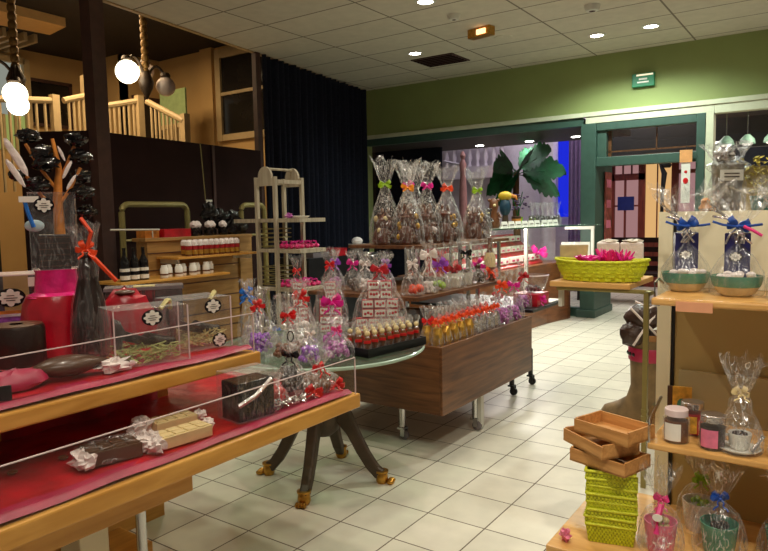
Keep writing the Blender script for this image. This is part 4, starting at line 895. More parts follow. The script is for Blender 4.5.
# rows of small gold-bottomed bags
def smallbag(label, loc, m, rib, group, h=0.23):
    o = T('sweet_bag', label, 'sweet bag', loc, FR + rnd.uniform(-0.3, 0.3), group)
    MB().lathe([(0.03, 0), (0.036, 0.02), (0.034, 0.08), (0.022, 0.115)], 10, jit=0.12, rg=rg).build('filling', m, o)
    film_mb(h, 0.043, 0.62, 0.012, 0.036, rg, n=14).build('cellophane_wrap', 'film2', o)
    bow_mb((0, -0.014, 0.62 * h), 0.034, rg=rg, droop=0.5).build('ribbon', rib, o, smooth=True)
    return o
first = {}
for r, (x, rib) in enumerate(((-1.955, 'ribredor'), (-2.05, 'ribred'))):
    for k in range(9):
        y = 3.345 + k * 0.098 + 0.03 * r
        m = 'gold' if k < 5 else 'silver'
        lab = f'{NTH[k]} from the near end in the {("front", "back")[r]} row of {("gold", "silver")[k >= 5]}-bottomed sweet bags'
        if (m, r) not in first: first[(m, r)] = smallbag(lab, (x, y, TT), m, rib, 'small sweet bags on the walnut table')
        else: dup(first[(m, r)], (x, y, TT), FR + rnd.uniform(-0.6, 0.6), lab)
bag('clear bag of pebble sweets with orange-red tie near the far end of the walnut table', (-1.975, 4.27, TT), 0.40, 0.088, 'ribredor', [c_balls('filling', 'lilac', 0.078, 0.12, 0.013, 90, rg)], fm='film2', neck=0.68, bow=0.05)
bag('clear bag of pebble sweets with plum tie at the far corner of the walnut table', (-1.98, 4.49, TT), 0.38, 0.085, 'ribmag', [c_balls('filling', 'lilac', 0.075, 0.11, 0.013, 90, rg)], fm='film2', neck=0.68, bow=0.05)
bag('clear bag with plum ribbon behind the two pebble bags', (-2.06, 4.38, TT), 0.25, 0.05, 'satin2', [c_balls('filling', 'milk', 0.06, 0.12, 0.016, 40, rg)], fm='film2', neck=0.68, bow=0.05)
# middle shelf
MZ = 0.931
def c_pot(m, w, h):
    def f(o): MB().lathe([(w * 0.75, 0), (w * 0.8, 0.01), (w, h), (w * 0.93, h), (w * 0.8, h * 0.6)], 18).build('pot', m, o, smooth=True)
    return f
def c_roses(m, w, z, r):
    def f(o):
        mb = MB()
        for i in range(9): mb.ball((rg.uniform(-w, w), rg.uniform(-w, w), z + rg.uniform(0, r)), r, 8, 5)
        mb.build('roses', m, o, smooth=True)
    return f
bag('bag of red sweet roses at the near end of the middle shelf', (-2.20, 3.46, MZ), 0.30, 0.075, 'tissue', [c_roses('ribredor', 0.05, 0.03, 0.022)], fm='film2', bow=0.04)
bag('tall clear bag with long white ribbons on the middle shelf', (-2.17, 3.60, MZ), 0.34, 0.065, 'tissue', [c_balls('filling', 'tissue', 0.05, 0.08, 0.014, 40, rg)], fm='film2', bow=0.06, neck=0.72, droop=2.4)
bag('clear bag with violet ribbon, third along the middle shelf', (-2.19, 3.78, MZ), 0.30, 0.075, 'ribviolet', [c_roses('riblime', 0.045, 0.03, 0.02)], fm='film2', bow=0.06, neck=0.55)
bag('white pot with red bow wrapped in cellophane on the middle shelf', (-2.19, 3.97, MZ), 0.32, 0.09, 'satin2', [c_pot('porcelain', 0.065, 0.10), c_balls('filling', 'dchoc', 0.05, 0.12, 0.014, 30, rg)], fm='film2', bow=0.06, neck=0.36, mid=0.9)
bag('white pot with dark chocolates in cellophane beside the red-bowed pot', (-2.20, 4.16, MZ), 0.32, 0.085, 'ribblack', [c_pot('porcelain', 0.06, 0.09), c_balls('filling', 'choc', 0.05, 0.12, 0.014, 30, rg)], fm='film2', bow=0.05, neck=0.7)
bag('clear bag of dark chocolates with magenta bow on the middle shelf', (-2.19, 4.34, MZ), 0.32, 0.08, 'ribmag', [c_balls('filling', 'choc', 0.07, 0.15, 0.016, 50, rg)], fm='film2', bow=0.055, neck=0.40, mid=0.9)
o = T('chocolate_bottle', 'tall brown and cream bottle with an orange-red bow at the end of the middle shelf', 'bottle', (-2.18, 4.52, MZ), FR)
MB().lathe([(0.04, 0), (0.042, 0.02), (0.04, 0.16), (0.018, 0.24), (0.014, 0.30), (0.018, 0.32)], 16).build('bottle', 'milk', o, smooth=True)
MB().lathe([(0.0425, 0.10), (0.0425, 0.17), (0.03, 0.21)], 16, caps=False).build('cream_band', 'white_choc', o, smooth=True)
bow_mb((0, -0.045, 0.06), 0.06, rg=rg).build('ribbon', 'ribredor', o, smooth=True)
film_mb(0.38, 0.055, 0.82, 0.02, 0.05, rg).build('cellophane_wrap', 'film', o)
for i, (x, y) in enumerate([(-2.45, 3.52), (-2.6, 3.5), (-2.72, 3.52), (-2.86, 3.5)]):
    bag(f'{NTH[i]} from the right of the clear bags at the near end of the middle shelf', (x, y, MZ), 0.27, 0.07, ('ribviolet', 'tissue', 'ribmag', 'ribviolet')[i], [c_balls('filling', ('lilac', 'tissue', 'choc', 'lilac')[i], 0.06, 0.09, 0.014, 40, rg)], fm='film2', bow=0.045, group='clear bags at the near end of the middle shelf')
# second stand behind, black top
o = T('tray_stand', 'black-topped display stand with castors behind the far end of the walnut table', 'display table', (-2.5, 5.0, 0))
MB().bx(-3.0, -1.90, 4.68, 5.36, 0.675, 0.70).build('top', 'black', o, world=True, bevel=0.004)
MB().bx(-3.02, -2.40, 4.66, 5.36, 1.195, 1.22).build('shelf', 'walnut', o, world=True, bevel=0.003)
for (x, y) in ((-2.95, 4.72), (-2.95, 5.3), (-2.47, 4.72), (-2.47, 5.3)): MB().bx(x - 0.012, x + 0.012, y - 0.012, y + 0.012, 0.70, 1.195).build('upright', 'chrome', o, world=True)
for (x, y) in ((-2.1, 4.74), (-2.1, 5.12), (-2.9, 4.74), (-2.9, 5.3)): castor(o, x, y, 0.30, 'black', 0.03)
for y in (4.74, 5.12):
    MB().tube([(-2.1, y, 0.28), (-2.16, y, 0.36), (-2.35, y, 0.42), (-2.5, y, 0.675)], 0.025, 8).build('curved_arm', 'black', o, world=True, smooth=True)
BZ = 0.701
o = T('sweet_bowl', 'clear glass bowl of pink sweets on the black stand', 'bowl', (-2.02, 4.98, BZ + 0.10))
MB().lathe([(0.05, 0), (0.09, 0.03), (0.115, 0.10), (0.12, 0.135)], 24, caps=False).build('bowl', 'boxfilm', o, smooth=True)
MB().lathe([(0.113, 0.13), (0.123, 0.132), (0.123, 0.138), (0.113, 0.14)], 24, caps=False).build('rim', 'acredge', o, smooth=True)
c_balls('sweets', 'dchoc', 0.085, 0.06, 0.018, 40, rg)(o)
o = T('gift_box', 'dark red box under the glass bowl of sweets', 'box', (-2.03, 4.96, BZ))
MB().box((0, 0, 0.048), (0.2, 0.24, 0.096)).build('box', 'satin2', o)
bow_mb((0.105, -0.06, 0.05), 0.05, rg=rg).build('ribbon', 'ribmag', o, smooth=True)
one('price_card', MB().box((0, 0, 0.004), (0.10, 0.24, 0.006)), 'white', 'white price card lying at the end of the black stand', 'card', (-1.97, 5.22, BZ))
bag('clear bag with dark red ribbon on the black stand, next to the glass bowl', (-2.02, 4.76, BZ), 0.36, 0.075, 'satin2', [c_balls('filling', 'lilac', 0.065, 0.10, 0.013, 60, rg)], fm='film2', bow=0.05)
# top shelf: large bags of chocolate figures
def c_figures(w, h):
    def f(o):
        for i in range(5):
            a = i * 2.2; q = w * 0.5 * (i > 0)
            mb = MB(); s = h * rg.uniform(0.75, 1.05)
            c = (q * math.cos(a), q * math.sin(a), 0)
            mb.lathe([(s * 0.20, 0), (s * 0.24, s * 0.12), (s * 0.20, s * 0.38), (s * 0.10, s * 0.52), (s * 0.15, s * 0.64), (s * 0.15, s * 0.76), (s * 0.05, s * 0.86)], 10, c)
            for sg in (-1, 1): mb.ball((c[0] + sg * s * 0.08, c[1], s * 0.9), s * 0.045, 6, 5, (1, 1, 2.4))
            mb.build('chocolate_figure', ('milk', 'warmchoc', 'warmchoc', 'choc', 'warmchoc')[i], o, smooth=True)
        mb = MB()
        for i in range(6): mb.ball((rg.uniform(-w, w) * 0.6, -w * 0.5 + rg.uniform(-0.02, 0.02), rg.uniform(0.02, h * 0.7)), 0.018, 7, 5, (1, 1, 1.3))
        mb.build('sugar_egg', ('gold', 'tissue', 'white_choc')[rg.randrange(3)], o, smooth=True)
    return f
for (x, y, h, w, rib, lab) in [(-2.76, 3.98, 0.64, 0.12, 'riblime', 'large bag of chocolate figures with a lime green bow on the top shelf'),
        (-2.61, 4.05, 0.60, 0.125, 'riborange', 'large bag of chocolate figures with an orange bow on the top shelf'),
        (-2.80, 4.36, 0.64, 0.12, 'ribmag', 'large bag of chocolate figures with a magenta bow, behind the orange-bowed one'),
        (-2.585, 4.28, 0.62, 0.12, 'ribmag', 'large bag of chocolate figures with a magenta bow in the middle of the top shelf'),
        (-2.52, 4.47, 0.60, 0.125, 'ribredor', 'large bag of chocolate figures with a vermilion bow on the top shelf'),
        (-2.62, 5.18, 0.60, 0.13, 'riblime', 'bag of chocolate figures with a green tie at the right end of the top shelf'),
        (-2.88, 4.60, 0.62, 0.11, None, 'large untied bag of chocolate figures at the back of the top shelf')]:
    bag(lab, (x, y, 1.221), h, w, rib, [c_figures(w, 0.29), c_balls('filling', 'warmchoc', w * 0.92, 0.19, 0.03, 44, rg)], fm='film2', neck=0.68, tr=0.085, bow=0.05, nr=0.022, droop=0.5)
# ================================================================== right-hand stand
o = T('shop_stand', 'cream display stand with two beech shelves at the right edge', 'shelving', (0.0, 2.9, 0))
MB().bx(-0.59, 0.9, 2.62, 3.02, 1.072, 1.10).build('upper_shelf', 'goldwoodx', o, world=True, bevel=0.008)
MB().bx(-0.595, 0.9, 2.62, 3.02, 0.505, 0.53).build('lower_shelf', 'goldwoodx', o, world=True, bevel=0.006)
MB().bx(-0.655, -0.598, 3.03, 3.09, 0, 1.425).build('side_post', 'creampanel', o, world=True)
MB().bx(-0.597, -0.585, 3.04, 3.09, 0, 1.42).build('slot_strip', 'black', o, world=True)
MB().bx(-0.584, 0.9, 3.05, 3.08, 0, 1.10).build('back_panel', 'beigepanel', o, world=True)
MB().bx(-0.584, 0.9, 3.045, 3.08, 1.10, 1.425).build('back_panel', 'creampanel', o, world=True)
MB().bx(-0.56, 0.9, 3.02, 3.045, 0.53, 0.74).build('lower_back_panel', mat('olive_beige', (188, 172, 128), 0.6, var=0.04), o, world=True)
for z in (1.06, 0.49): MB().bx(-0.60, -0.575, 2.70, 3.04, z, z + 0.012).build('bracket', 'chrome', o, world=True)
g = MB().bx(-0.592, -0.588, 2.63, 2.80, 0.53, 0.67).build('end_guard', 'acrylic', o, world=True)
MB().tube([(-0.59, 2.63, 0.53), (-0.59, 2.63, 0.60), (-0.59, 2.65, 0.615), (-0.588, 2.82, 0.665)], 0.006, 6).build('guard_rim', 'chrome', o, world=True, smooth=True)
MB().tube([(-0.585, 2.66, 1.10), (-0.585, 2.66, 1.155), (-0.585, 2.72, 1.165), (-0.585, 2.80, 1.14)], 0.005, 6).build('wire_clip', 'chrome', o, world=True, smooth=True)
MB().bx(-0.50, -0.375, 2.612, 2.616, 1.055, 1.092).build('price_strip', 'pinkpaper', o, world=True)
one('plinth', MB().bx(-0.92, 0.9, 2.40, 3.10, 0.0, 0.12), 'goldwoodx', 'low beech plinth on the floor under the cream stand', 'plinth', bevel=0.004)
rg = random.Random(55)
def hamper(label, x, y, rz):
    o = T('gift_bowl', label, 'gift bowl', (x, y, 1.101), rz, 'wrapped bowls on the upper shelf')
    MB().lathe([(0.05, 0), (0.066, 0.012), (0.084, 0.045), (0.090, 0.07)], 28, caps=True).build('bowl', 'beigeglaze', o, smooth=True)
    MB().lathe([(0.0805, 0.036), (0.0855, 0.046), (0.0915, 0.071), (0.0925, 0.078), (0.086, 0.078), (0.084, 0.07)], 28, caps=False).build('glaze_band', 'teal', o, smooth=True)
    MB().box((0.0, 0.01, 0.15), (0.088, 0.05, 0.18)).build('packet', 'navy', o, bevel=0.004)
    plaque(o, (-0.005, -0.017, 0.15), 0.024, 0.017)
    mb = MB()
    for i in range(10): mb.ball((rg.uniform(-0.06, 0.06), rg.uniform(-0.055, -0.02), 0.075 + rg.uniform(0, 0.012)), 0.014, 8, 5, (1.2, 1, 0.8))
    mb.build('sweets', ('white_choc', 'tissue', 'shred')[rg.randrange(3)], o, smooth=True)
    film_mb(0.43, 0.097, 0.62, 0.020, 0.13, rg, n=28, mid=0.22, jag=0.16).build('cellophane_wrap', 'filmlo', o)
    b = bow_mb((0, -0.026, 0.265), 0.045, rg=rg, tails=False)
    b.tube([(0, -0.03, 0.265), (-0.05, -0.04, 0.272), (-0.085, -0.04, 0.285)], 0.005, 5).tube([(0, -0.03, 0.265), (0.05, -0.04, 0.268), (0.08, -0.03, 0.272)], 0.005, 5)
    b.build('ribbon', 'ribblue', o, smooth=True)
    mb = MB()
    for i in range(5): mb.tube([(0, -0.02, 0.26), (rg.uniform(-0.03, 0.03), -0.04, 0.235), (rg.uniform(-0.05, 0.05), -0.045, 0.20)], 0.004, 4)
    for i in range(3): mb.tube([(0, -0.01, 0.27), (-0.04 - 0.02 * i, -0.03, 0.295 + 0.02 * i), (-0.085 - 0.01 * i, -0.05, 0.305 + 0.03 * i)], 0.004, 4)
    mb.build('curling_ribbon', 'silver', o)
    return o
hamper('left of the wrapped teal bowls, standing at the end of the upper beech shelf', -0.52, 2.90, R(20))
ob = hamper('middle one of the wrapped teal bowls on the upper beech shelf', -0.325, 2.82, R(5))
MB().tube([(0.02, -0.04, 0.265), (0.05, -0.05, 0.25), (0.08, -0.05, 0.23)], 0.006, 5).build('pink_ribbon', 'ribpink', ob)
hamper('right of the wrapped teal bowls, at the right edge of the upper beech shelf', -0.125, 2.76, R(0))
# lower shelf goods
def jar(label, x, y, m, label_m, dark):
    o = T('jar', label, 'jar', (x, y, 0.531), R(15), None)
    MB().lathe([(0.046, 0), (0.049, 0.006), (0.049, 0.092), (0.042, 0.104)], 24).build('glass', 'boxfilm', o, smooth=True)
    MB().lathe([(0.044, 0.004), (0.044, 0.085)], 20).build('contents', m, o, smooth=True)
    MB().lathe([(0.043, 0.104), (0.043, 0.128), (0.04, 0.131)], 24).build('lid', 'silver' if dark else 'acredge', o, smooth=True)
    mb = MB(); vs = []; n = 8
    for i in range(n + 1):
        a = R(-150) + R(75) * i / n
        vs += [(0.0497 * math.cos(a), 0.0497 * math.sin(a), 0.012), (0.0497 * math.cos(a), 0.0497 * math.sin(a), 0.08)]
    mb.add(vs, [(2 * i, 2 * i + 2, 2 * i + 3, 2 * i + 1) for i in range(n)]).build('label', label_m, o)
    return o
jar('jar of dark sweets with a white label at the left end of the lower shelf', -0.505, 2.70, 'milk', 'white', False)
jar('jar with a bright pink label beside the white-labelled jar', -0.375, 2.69, 'dchoc', 'rosepaper', True)
jar('jar of ruby sweets standing behind the two front jars', -0.47, 2.83, 'satin2', 'goldcard', True)
o = T('picture_card', 'small yellow and brown picture card standing behind the jars', 'card', (-0.535, 2.97, 0.531), R(12))
MB().box((0.0, 0, 0.075), (0.075, 0.01, 0.15)).build('card', 'goldcard', o)
MB().box((-0.048, 0.004, 0.075), (0.02, 0.01, 0.15)).build('spine', 'choc', o)
MB().ball((0.0, -0.007, 0.075), 0.02, 10, 6, (1, 0.1, 1.3)).build('picture', 'teal', o)
def cup(label, x, y, rz):
    o = T('wrapped_cup', label, 'cup', (x, y, 0.531), rz)
    MB().lathe([(0.035, 0), (0.05, 0.004), (0.072, 0.014), (0.074, 0.017), (0.05, 0.010), (0.02, 0.008)], 28).build('saucer', 'porcelain', o, smooth=True)
    c = MB().lathe([(0.024, 0.01), (0.032, 0.02), (0.040, 0.065), (0.041, 0.072), (0.037, 0.072), (0.034, 0.06)], 24, caps=False).build('cup', 'porcelain', o, smooth=True)
    MB().tube([(-0.038, 0, 0.06), (-0.06, 0, 0.058), (-0.06, 0, 0.035), (-0.034, 0, 0.028)], 0.005, 6).build('handle', 'porcelain', c, smooth=True)
    c_balls('coffee_beans', 'dchoc', 0.034, 0.02, 0.008, 40, rg, 0.055)(o)
    MB().tube([(0.035, -0.05, 0.018), (0.06, -0.03, 0.05), (0.075, -0.02, 0.075)], [0.010, 0.006, 0.008], 8).build('spoon', 'silver', o, smooth=True)
    film_mb(0.36, 0.08, 0.60, 0.022, 0.07, rg, n=24, mid=0.6).build('cellophane_wrap', 'film', o)
    bow_mb((0, -0.02, 0.22), 0.035, rg=rg, droop=0.5).build('ribbon', 'white_choc', o, smooth=True)
    return o
cup('cup and saucer of coffee beans in cellophane, right of the pink-labelled jar', -0.285, 2.70, R(10))
cup('cup and saucer of coffee beans in cellophane at the right end of the lower shelf', -0.115, 2.70, R(0))
# plinth goods
PZ = 0.121
def giftcup(label, x, y, h, w, potm, rib, fill, extra=None):
    o = bag(label, (x, y, PZ), h, w, rib, [c_pot(potm, w * 0.72, 0.12), c_balls('filling', fill, w * 0.55, 0.14, 0.012, 40, rg)], fm='film', neck=0.60, tr=w * 0.8, rz=R(12), bow=w * 0.38, mid=0.8, cat='gift cup', name='gift_cup')
    return o
ob = giftcup('pink cup of shredded sweets with a pink ribbon tag on the plinth', -0.535, 2.60, 0.34, 0.085, 'rosepaper', 'ribpink', 'shred')
MB().tube([(0.0, -0.05, 0.20), (-0.01, -0.075, 0.17), (-0.015, -0.08, 0.10)], 0.012, 6).build('ribbon_tail', 'ribpink', ob)
MB().prism([(0.018 * math.cos(k * PI / 8), 0.014 * math.sin(k * PI / 8)) for k in range(16)], 0, 0.003, Matrix.Translation((-0.012, -0.088, 0.165)) @ Matrix.Rotation(PI / 2, 4, 'X')).build('tag', 'white', ob)
giftcup('clear bag of green and pink sweets behind the pink cup on the plinth', -0.44, 2.87, 0.36, 0.095, 'tissue', 'riblime', 'riblime')
giftcup('green cup of chocolates with a bright blue ribbon on the plinth', -0.345, 2.70, 0.36, 0.095, 'teal', 'ribblue', 'dchoc')
giftcup('green cup with a blue ribbon at the right edge of the plinth', -0.13, 2.76, 0.34, 0.095, 'teal', 'ribblue', 'lilac')
o = bag('small pink-spotted bag at the front of the plinth', (-0.50, 2.46, PZ), 0.11, 0.05, None, [c_balls('filling', 'rosepaper', 0.04, 0.07, 0.012, 30, rg)], fm='film2')
one('sweet', crumple((0, 0, 0.02), 0.02, (1, 1, 1.2), rg), 'rosepaper', 'tiny pink-wrapped sweet lying on the bare corner of the plinth', 'sweet', (-0.865, 2.47, PZ))
# lime baskets, nested in a stack
def tray_mb(L, W, Hh, t, fl=1.12):
    def ring(l, w, z): return [(-l / 2, -w / 2, z), (l / 2, -w / 2, z), (l / 2, w / 2, z), (-l / 2, w / 2, z)]
    mb = MB(); vs = ring(L, W, 0) + ring(L * fl, W * fl, Hh) + ring(L * fl - 2 * t, W * fl - 2 * t, Hh) + ring(L - 2 * t, W - 2 * t, t)
    fs = [(3, 2, 1, 0)]
    for a in range(3):
        for k in range(4): fs.append((a * 4 + k, a * 4 + (k + 1) % 4, (a + 1) * 4 + (k + 1) % 4, (a + 1) * 4 + k))
    fs.append((12, 13, 14, 15)); return mb.add(vs, fs)
def weave_mb(L, W, Hh, fl=1.12, rows=4, n=12):
    mb = MB()
    for r in range(rows):
        z = Hh * (r + 0.5) / rows; s = 1 + (fl - 1) * z / Hh
        for k in range(n):
            x = (k - (n - 1) / 2) * L * s / n
            if (k + r) % 2: 
                for sg in (-1, 1): mb.box((x, sg * (W * s / 2 + 0.001), z), (L * s / n * 1.2, 0.0025, Hh / rows * 0.8))
        m = max(4, int(n * W / L))
        for k in range(m):
            y = (k - (m - 1) / 2) * W * s / m
            if (k + r) % 2:
                for sg in (-1, 1): mb.box((sg * (L * s / 2 + 0.001), y, z), (0.0025, W * s / m * 1.2, Hh / rows * 0.8))
    return mb
bk0 = None
for k in range(8):
    z = PZ + k * 0.031; tl = (0, 0, 0, 0.02, 0.05, 0.05, 0.0, 0.0)[k]
    lab = ('lowest of the nested lime green baskets on the plinth', *[f'{NTH[j]} basket from the bottom of the lime green stack' for j in range(1, 7)], 'topmost lime green basket, right under the wooden crates')[k]
    if bk0 is None:
        bk0 = T('wicker_basket', lab, 'basket', (-0.722, 2.60, z), R(14), 'nested lime baskets on the plinth')
        tray_mb(0.165, 0.125, 0.075, 0.004).build('body', 'limedark', bk0)
        weave_mb(0.165, 0.125, 0.066, 1.11, 6, 26).build('weave', 'lime', bk0)
        b = MB(); L, W = 0.165 * 1.12, 0.125 * 1.12
        b.tube([(-L / 2, -W / 2, 0.075), (L / 2, -W / 2, 0.075), (L / 2, W / 2, 0.075), (-L / 2, W / 2, 0.075), (-L / 2, -W / 2, 0.075)], 0.0065, 6).build('rim', 'lime', bk0)
    else:
        q = dup(bk0, (-0.722 + rnd.uniform(-0.004, 0.004), 2.60 + rnd.uniform(-0.004, 0.004), z), R(14 + rnd.uniform(-3, 3)), lab)
        q.rotation_euler.y = 0.03 * (k in (4, 5))
# wooden crates
def crate(label, loc, rz, tilt=0):
    o = T('wooden_crate', label, 'crate', loc, rz, 'wooden crates on the basket stack')
    L, W, Hh = 0.25, 0.18, 0.052
    MB().box((0, 0, 0.004), (L, W, 0.008)).build('base', 'crate', o)
    for sg in (-1, 1):
        MB().box((0, sg * (W / 2 - 0.004), Hh / 2), (L, 0.008, Hh)).build('long_side', 'crate', o, bevel=0.001)
        MB().box((sg * (L / 2 - 0.004), 0, Hh / 2 + 0.002), (0.008, W - 0.017, Hh + 0.004)).build('short_side', 'crate', o, bevel=0.001)
    return o
CZ = PZ + 7 * 0.031 + 0.083
crate('lowest wooden crate, resting on the lime green baskets', (-0.735, 2.61, CZ), R(-18))
crate('middle wooden crate of the stack, turned askew', (-0.775, 2.62, CZ + 0.058), R(-36))
crate('top wooden crate of the stack on the lime green baskets', (-0.725, 2.63, CZ + 0.116), R(-20))
# ================================================================== basket stand behind
o = T('basket_stand', 'beech shelf on slotted green posts behind the cream stand', 'stand', (-1.1, 3.8, 0))
MB().bx(-1.337, -0.90, 3.53, 4.05, 1.02, 1.05).build('shelf', 'goldwoodx', o, world=True, bevel=0.004)
for (x, y) in ((-0.80, 3.46),):
    MB().bx(x - 0.012, x + 0.012, y - 0.012, y + 0.012, 0, 1.02 if x > -1 else 1.02).build('post', 'olive' if x > -1 else 'whitemetal', o, world=True)
MB().bx(-1.31, -1.29, 3.60, 3.64, 0.90, 1.02).build('bracket', 'whitemetal', o, world=True)
MB().bx(-1.30, -0.79, 3.545, 3.565, 1.00, 1.02).bx(-0.812, -0.788, 3.45, 3.565, 1.0, 1.02).build('arm', 'olive', o, world=True)
for k in range(4): MB().bx(-0.815, -0.785, 3.445, 3.475, 0.40 - k * 0.035, 0.415 - k * 0.035).build('notch_ring', 'olive', o, world=True)
o = T('wicker_basket', 'boat-shaped lime green basket with pink flowers on the beech shelf', 'basket', (-1.09, 3.66, 1.051), R(4))
def boat(sx, sy, h, zz=0):
    def ring(s, z, up): return [(s * sx * math.cos(a) * 0.5, s * sy * 0.5 * math.sin(a), z + up * abs(math.cos(a)) ** 3) for a in [2 * PI * k / 40 for k in range(40)]]
    mb = MB(); vs = ring(0.78, 0, 0) + ring(0.93, h * 0.5, 0.0) + ring(1.0, h, 0.012) + ring(0.96, h, 0.012) + ring(0.76, 0.012, 0)
    fs = [tuple(range(39, -1, -1))]
    for a in range(4):
        for k in range(40): fs.append((a * 40 + k, a * 40 + (k + 1) % 40, (a + 1) * 40 + (k + 1) % 40, (a + 1) * 40 + k))
    fs.append(tuple(160 + k for k in range(40))); return mb.add(vs, fs)
boat(0.50, 0.24, 0.105).build('body', 'lime', o)
mb = MB()
for r in range(5):
    z = 0.012 + r * 0.021; s = 0.79 + 0.20 * z / 0.105
    for k in range(44):
        a = 2 * PI * (k + 0.5 * (r % 2)) / 44
        if k % 2: mb.box((0, 0, 0), (0.032, 0.006, 0.015), T=Matrix.Translation((s * 0.252 * math.cos(a), s * 0.122 * math.sin(a), z)) @ Matrix.Rotation(math.atan2(0.122 * math.cos(a), -0.252 * math.sin(a)), 4, 'Z'))
mb.build('weave', 'lime', o)
mb = MB(); pts = [(0.50 * 0.5 * math.cos(a), 0.12 * math.sin(a), 0.107 + 0.012 * abs(math.cos(a)) ** 3) for a in [2 * PI * k / 40 for k in range(41)]]
mb.tube(pts, 0.009, 6).build('rim', 'lime', o, smooth=True)
rg = random.Random(77)
for i in range(12):
    x = -0.13 + 0.30 * rg.random(); y = rg.uniform(-0.07, 0.07); mb = MB()
    for k in range(8):
        a = k * PI / 4 + rg.random(); mb.tube([(x, y, 0.10), (x + 0.025 * math.cos(a), y + 0.025 * math.sin(a), 0.125), (x + 0.05 * math.cos(a), y + 0.05 * math.sin(a), 0.13 + rg.uniform(0, 0.045) * (1 if x > -0.03 else 0.3))], [0.008, 0.011, 0.003], 5)
    mb.build('flower', 'ribmag' if i % 3 else 'pinkfoil', o)
MB().ball((0, 0, 0.06), 0.09, 14, 8, (2.0, 0.95, 0.5)).build('filling', 'magenta', o, smooth=True)
one('board_panel', MB().prism([(-0.07, 0), (0.07, 0), (0.085, 0.19), (-0.075, 0.19)], -0.006, 0.006, Matrix.Rotation(PI / 2, 4, 'X')), 'beigeglaze', 'plain beige board standing behind the left end of the lime flower basket', 'board', (-1.285, 3.77, 1.051), R(24))
for i, (x, y) in enumerate([(-1.13, 3.93), (-1.0, 3.95)]):
    o = T('paper_packet', ('left', 'right')[i] + ' one of two white packets behind the pink flower basket', 'packet', (x, y, 1.051), R(20))
    MB().box((0, 0, 0.10), (0.125, 0.06, 0.20)).build('packet', 'tissue', o, bevel=0.01)
    crumple((0, 0, 0.205), 0.03, (1.6, 0.8, 0.4), rg).build('folded_top', 'white', o)
# boot-shaped holder and its parcel
o = T('boot_planter', 'big brown boot-shaped container with a pink band standing on the floor', 'container', (-1.03, 4.55, 0), R(160))
mb = MB(); vs = []; fs = []; n = 24
rings = [(0.0, 0.11, 0.24, 0.125), (0.02, 0.115, 0.25, 0.13), (0.06, 0.105, 0.235, 0.128), (0.11, 0.06, 0.175, 0.125), (0.17, 0.02, 0.125, 0.115), (0.26, 0.0, 0.115, 0.11), (0.40, 0.0, 0.118, 0.115), (0.52, 0.0, 0.128, 0.125), (0.60, 0.0, 0.135, 0.132), (0.62, 0.0, 0.138, 0.135), (0.61, 0, 0.122, 0.12), (0.40, 0, 0.10, 0.10)]
for (z, cx, rx, ry) in rings:
    for k in range(n):
        a = 2 * PI * k / n; t = 1 - 0.35 * max(0, math.cos(a)) * (z < 0.13)
        vs.append((cx + rx * math.cos(a), ry * math.sin(a) * t * (1 + 0.02 * math.sin(5 * a + z * 30)), z))
for i in range(len(rings) - 1):
    for k in range(n): fs.append((i * n + k, i * n + (k + 1) % n, (i + 1) * n + (k + 1) % n, (i + 1) * n + k))
fs.append(tuple(range(n - 1, -1, -1))); fs.append(tuple((len(rings) - 1) * n + k for k in range(n)))
mb.add(vs, fs).build('boot', 'boot', o, smooth=True)
MB().lathe([(0.128, 0.44), (0.131, 0.45), (0.133, 0.52), (0.129, 0.53)], 26, caps=False).build('pink_band', 'magenta', o, smooth=True)
MB().lathe([(0.139, 0.585), (0.143, 0.59), (0.143, 0.618), (0.125, 0.622)], 26, caps=False).build('rim', 'bootrim', o, smooth=True)
mb = MB()
for k in range(5): mb.ball((0.128 * math.cos(R(20 + 14 * k)), 0.128 * math.sin(R(20 + 14 * k)), 0.485), 0.014, 8, 5)
mb.build('band_print', 'ribblack', o)
o = T('wrapped_parcel', 'dark brown parcel with crossed white ribbons sticking out of the boot', 'parcel', (-1.05, 4.53, 0.405), R(35))
M['parcel'] = mat('brown_wrap', (62, 42, 34), 0.3, var=0.3, scale=12, bump=0.6)
crumple((0.01, 0, 0.12), 0.085, (1, 1, 1.4), random.Random(9), 0.08).build('wrap', 'parcel', o, smooth=True)
crumple((-0.03, -0.02, 0.33), 0.12, (1, 0.8, 0.75), random.Random(10), 0.14).build('wrap', 'parcel', o, smooth=True)
crumple((-0.10, -0.05, 0.22), 0.09, (1, 0.8, 0.9), random.Random(14), 0.14).build('wrap', 'parcel', o, smooth=True)
MB().tube([(-0.14, -0.10, 0.40), (-0.08, -0.125, 0.33), (-0.02, -0.13, 0.27), (0.04, -0.10, 0.21)], 0.008, 5).tube([(0.06, -0.08, 0.38), (-0.02, -0.125, 0.32), (-0.10, -0.145, 0.22), (-0.13, -0.13, 0.16)], 0.008, 5).tube([(-0.10, -0.07, 0.44), (-0.02, -0.11, 0.40), (0.05, -0.08, 0.42)], 0.007, 5).build('ribbon', 'tissue', o)
bag('tall clear bag standing on the floor behind the boot and the cream stand', (-0.84, 4.95, 0.0), 0.62, 0.12, 'bluefoil', [c_balls('filling', 'tissue', 0.1, 0.3, 0.03, 40, rg)], fm='film2')
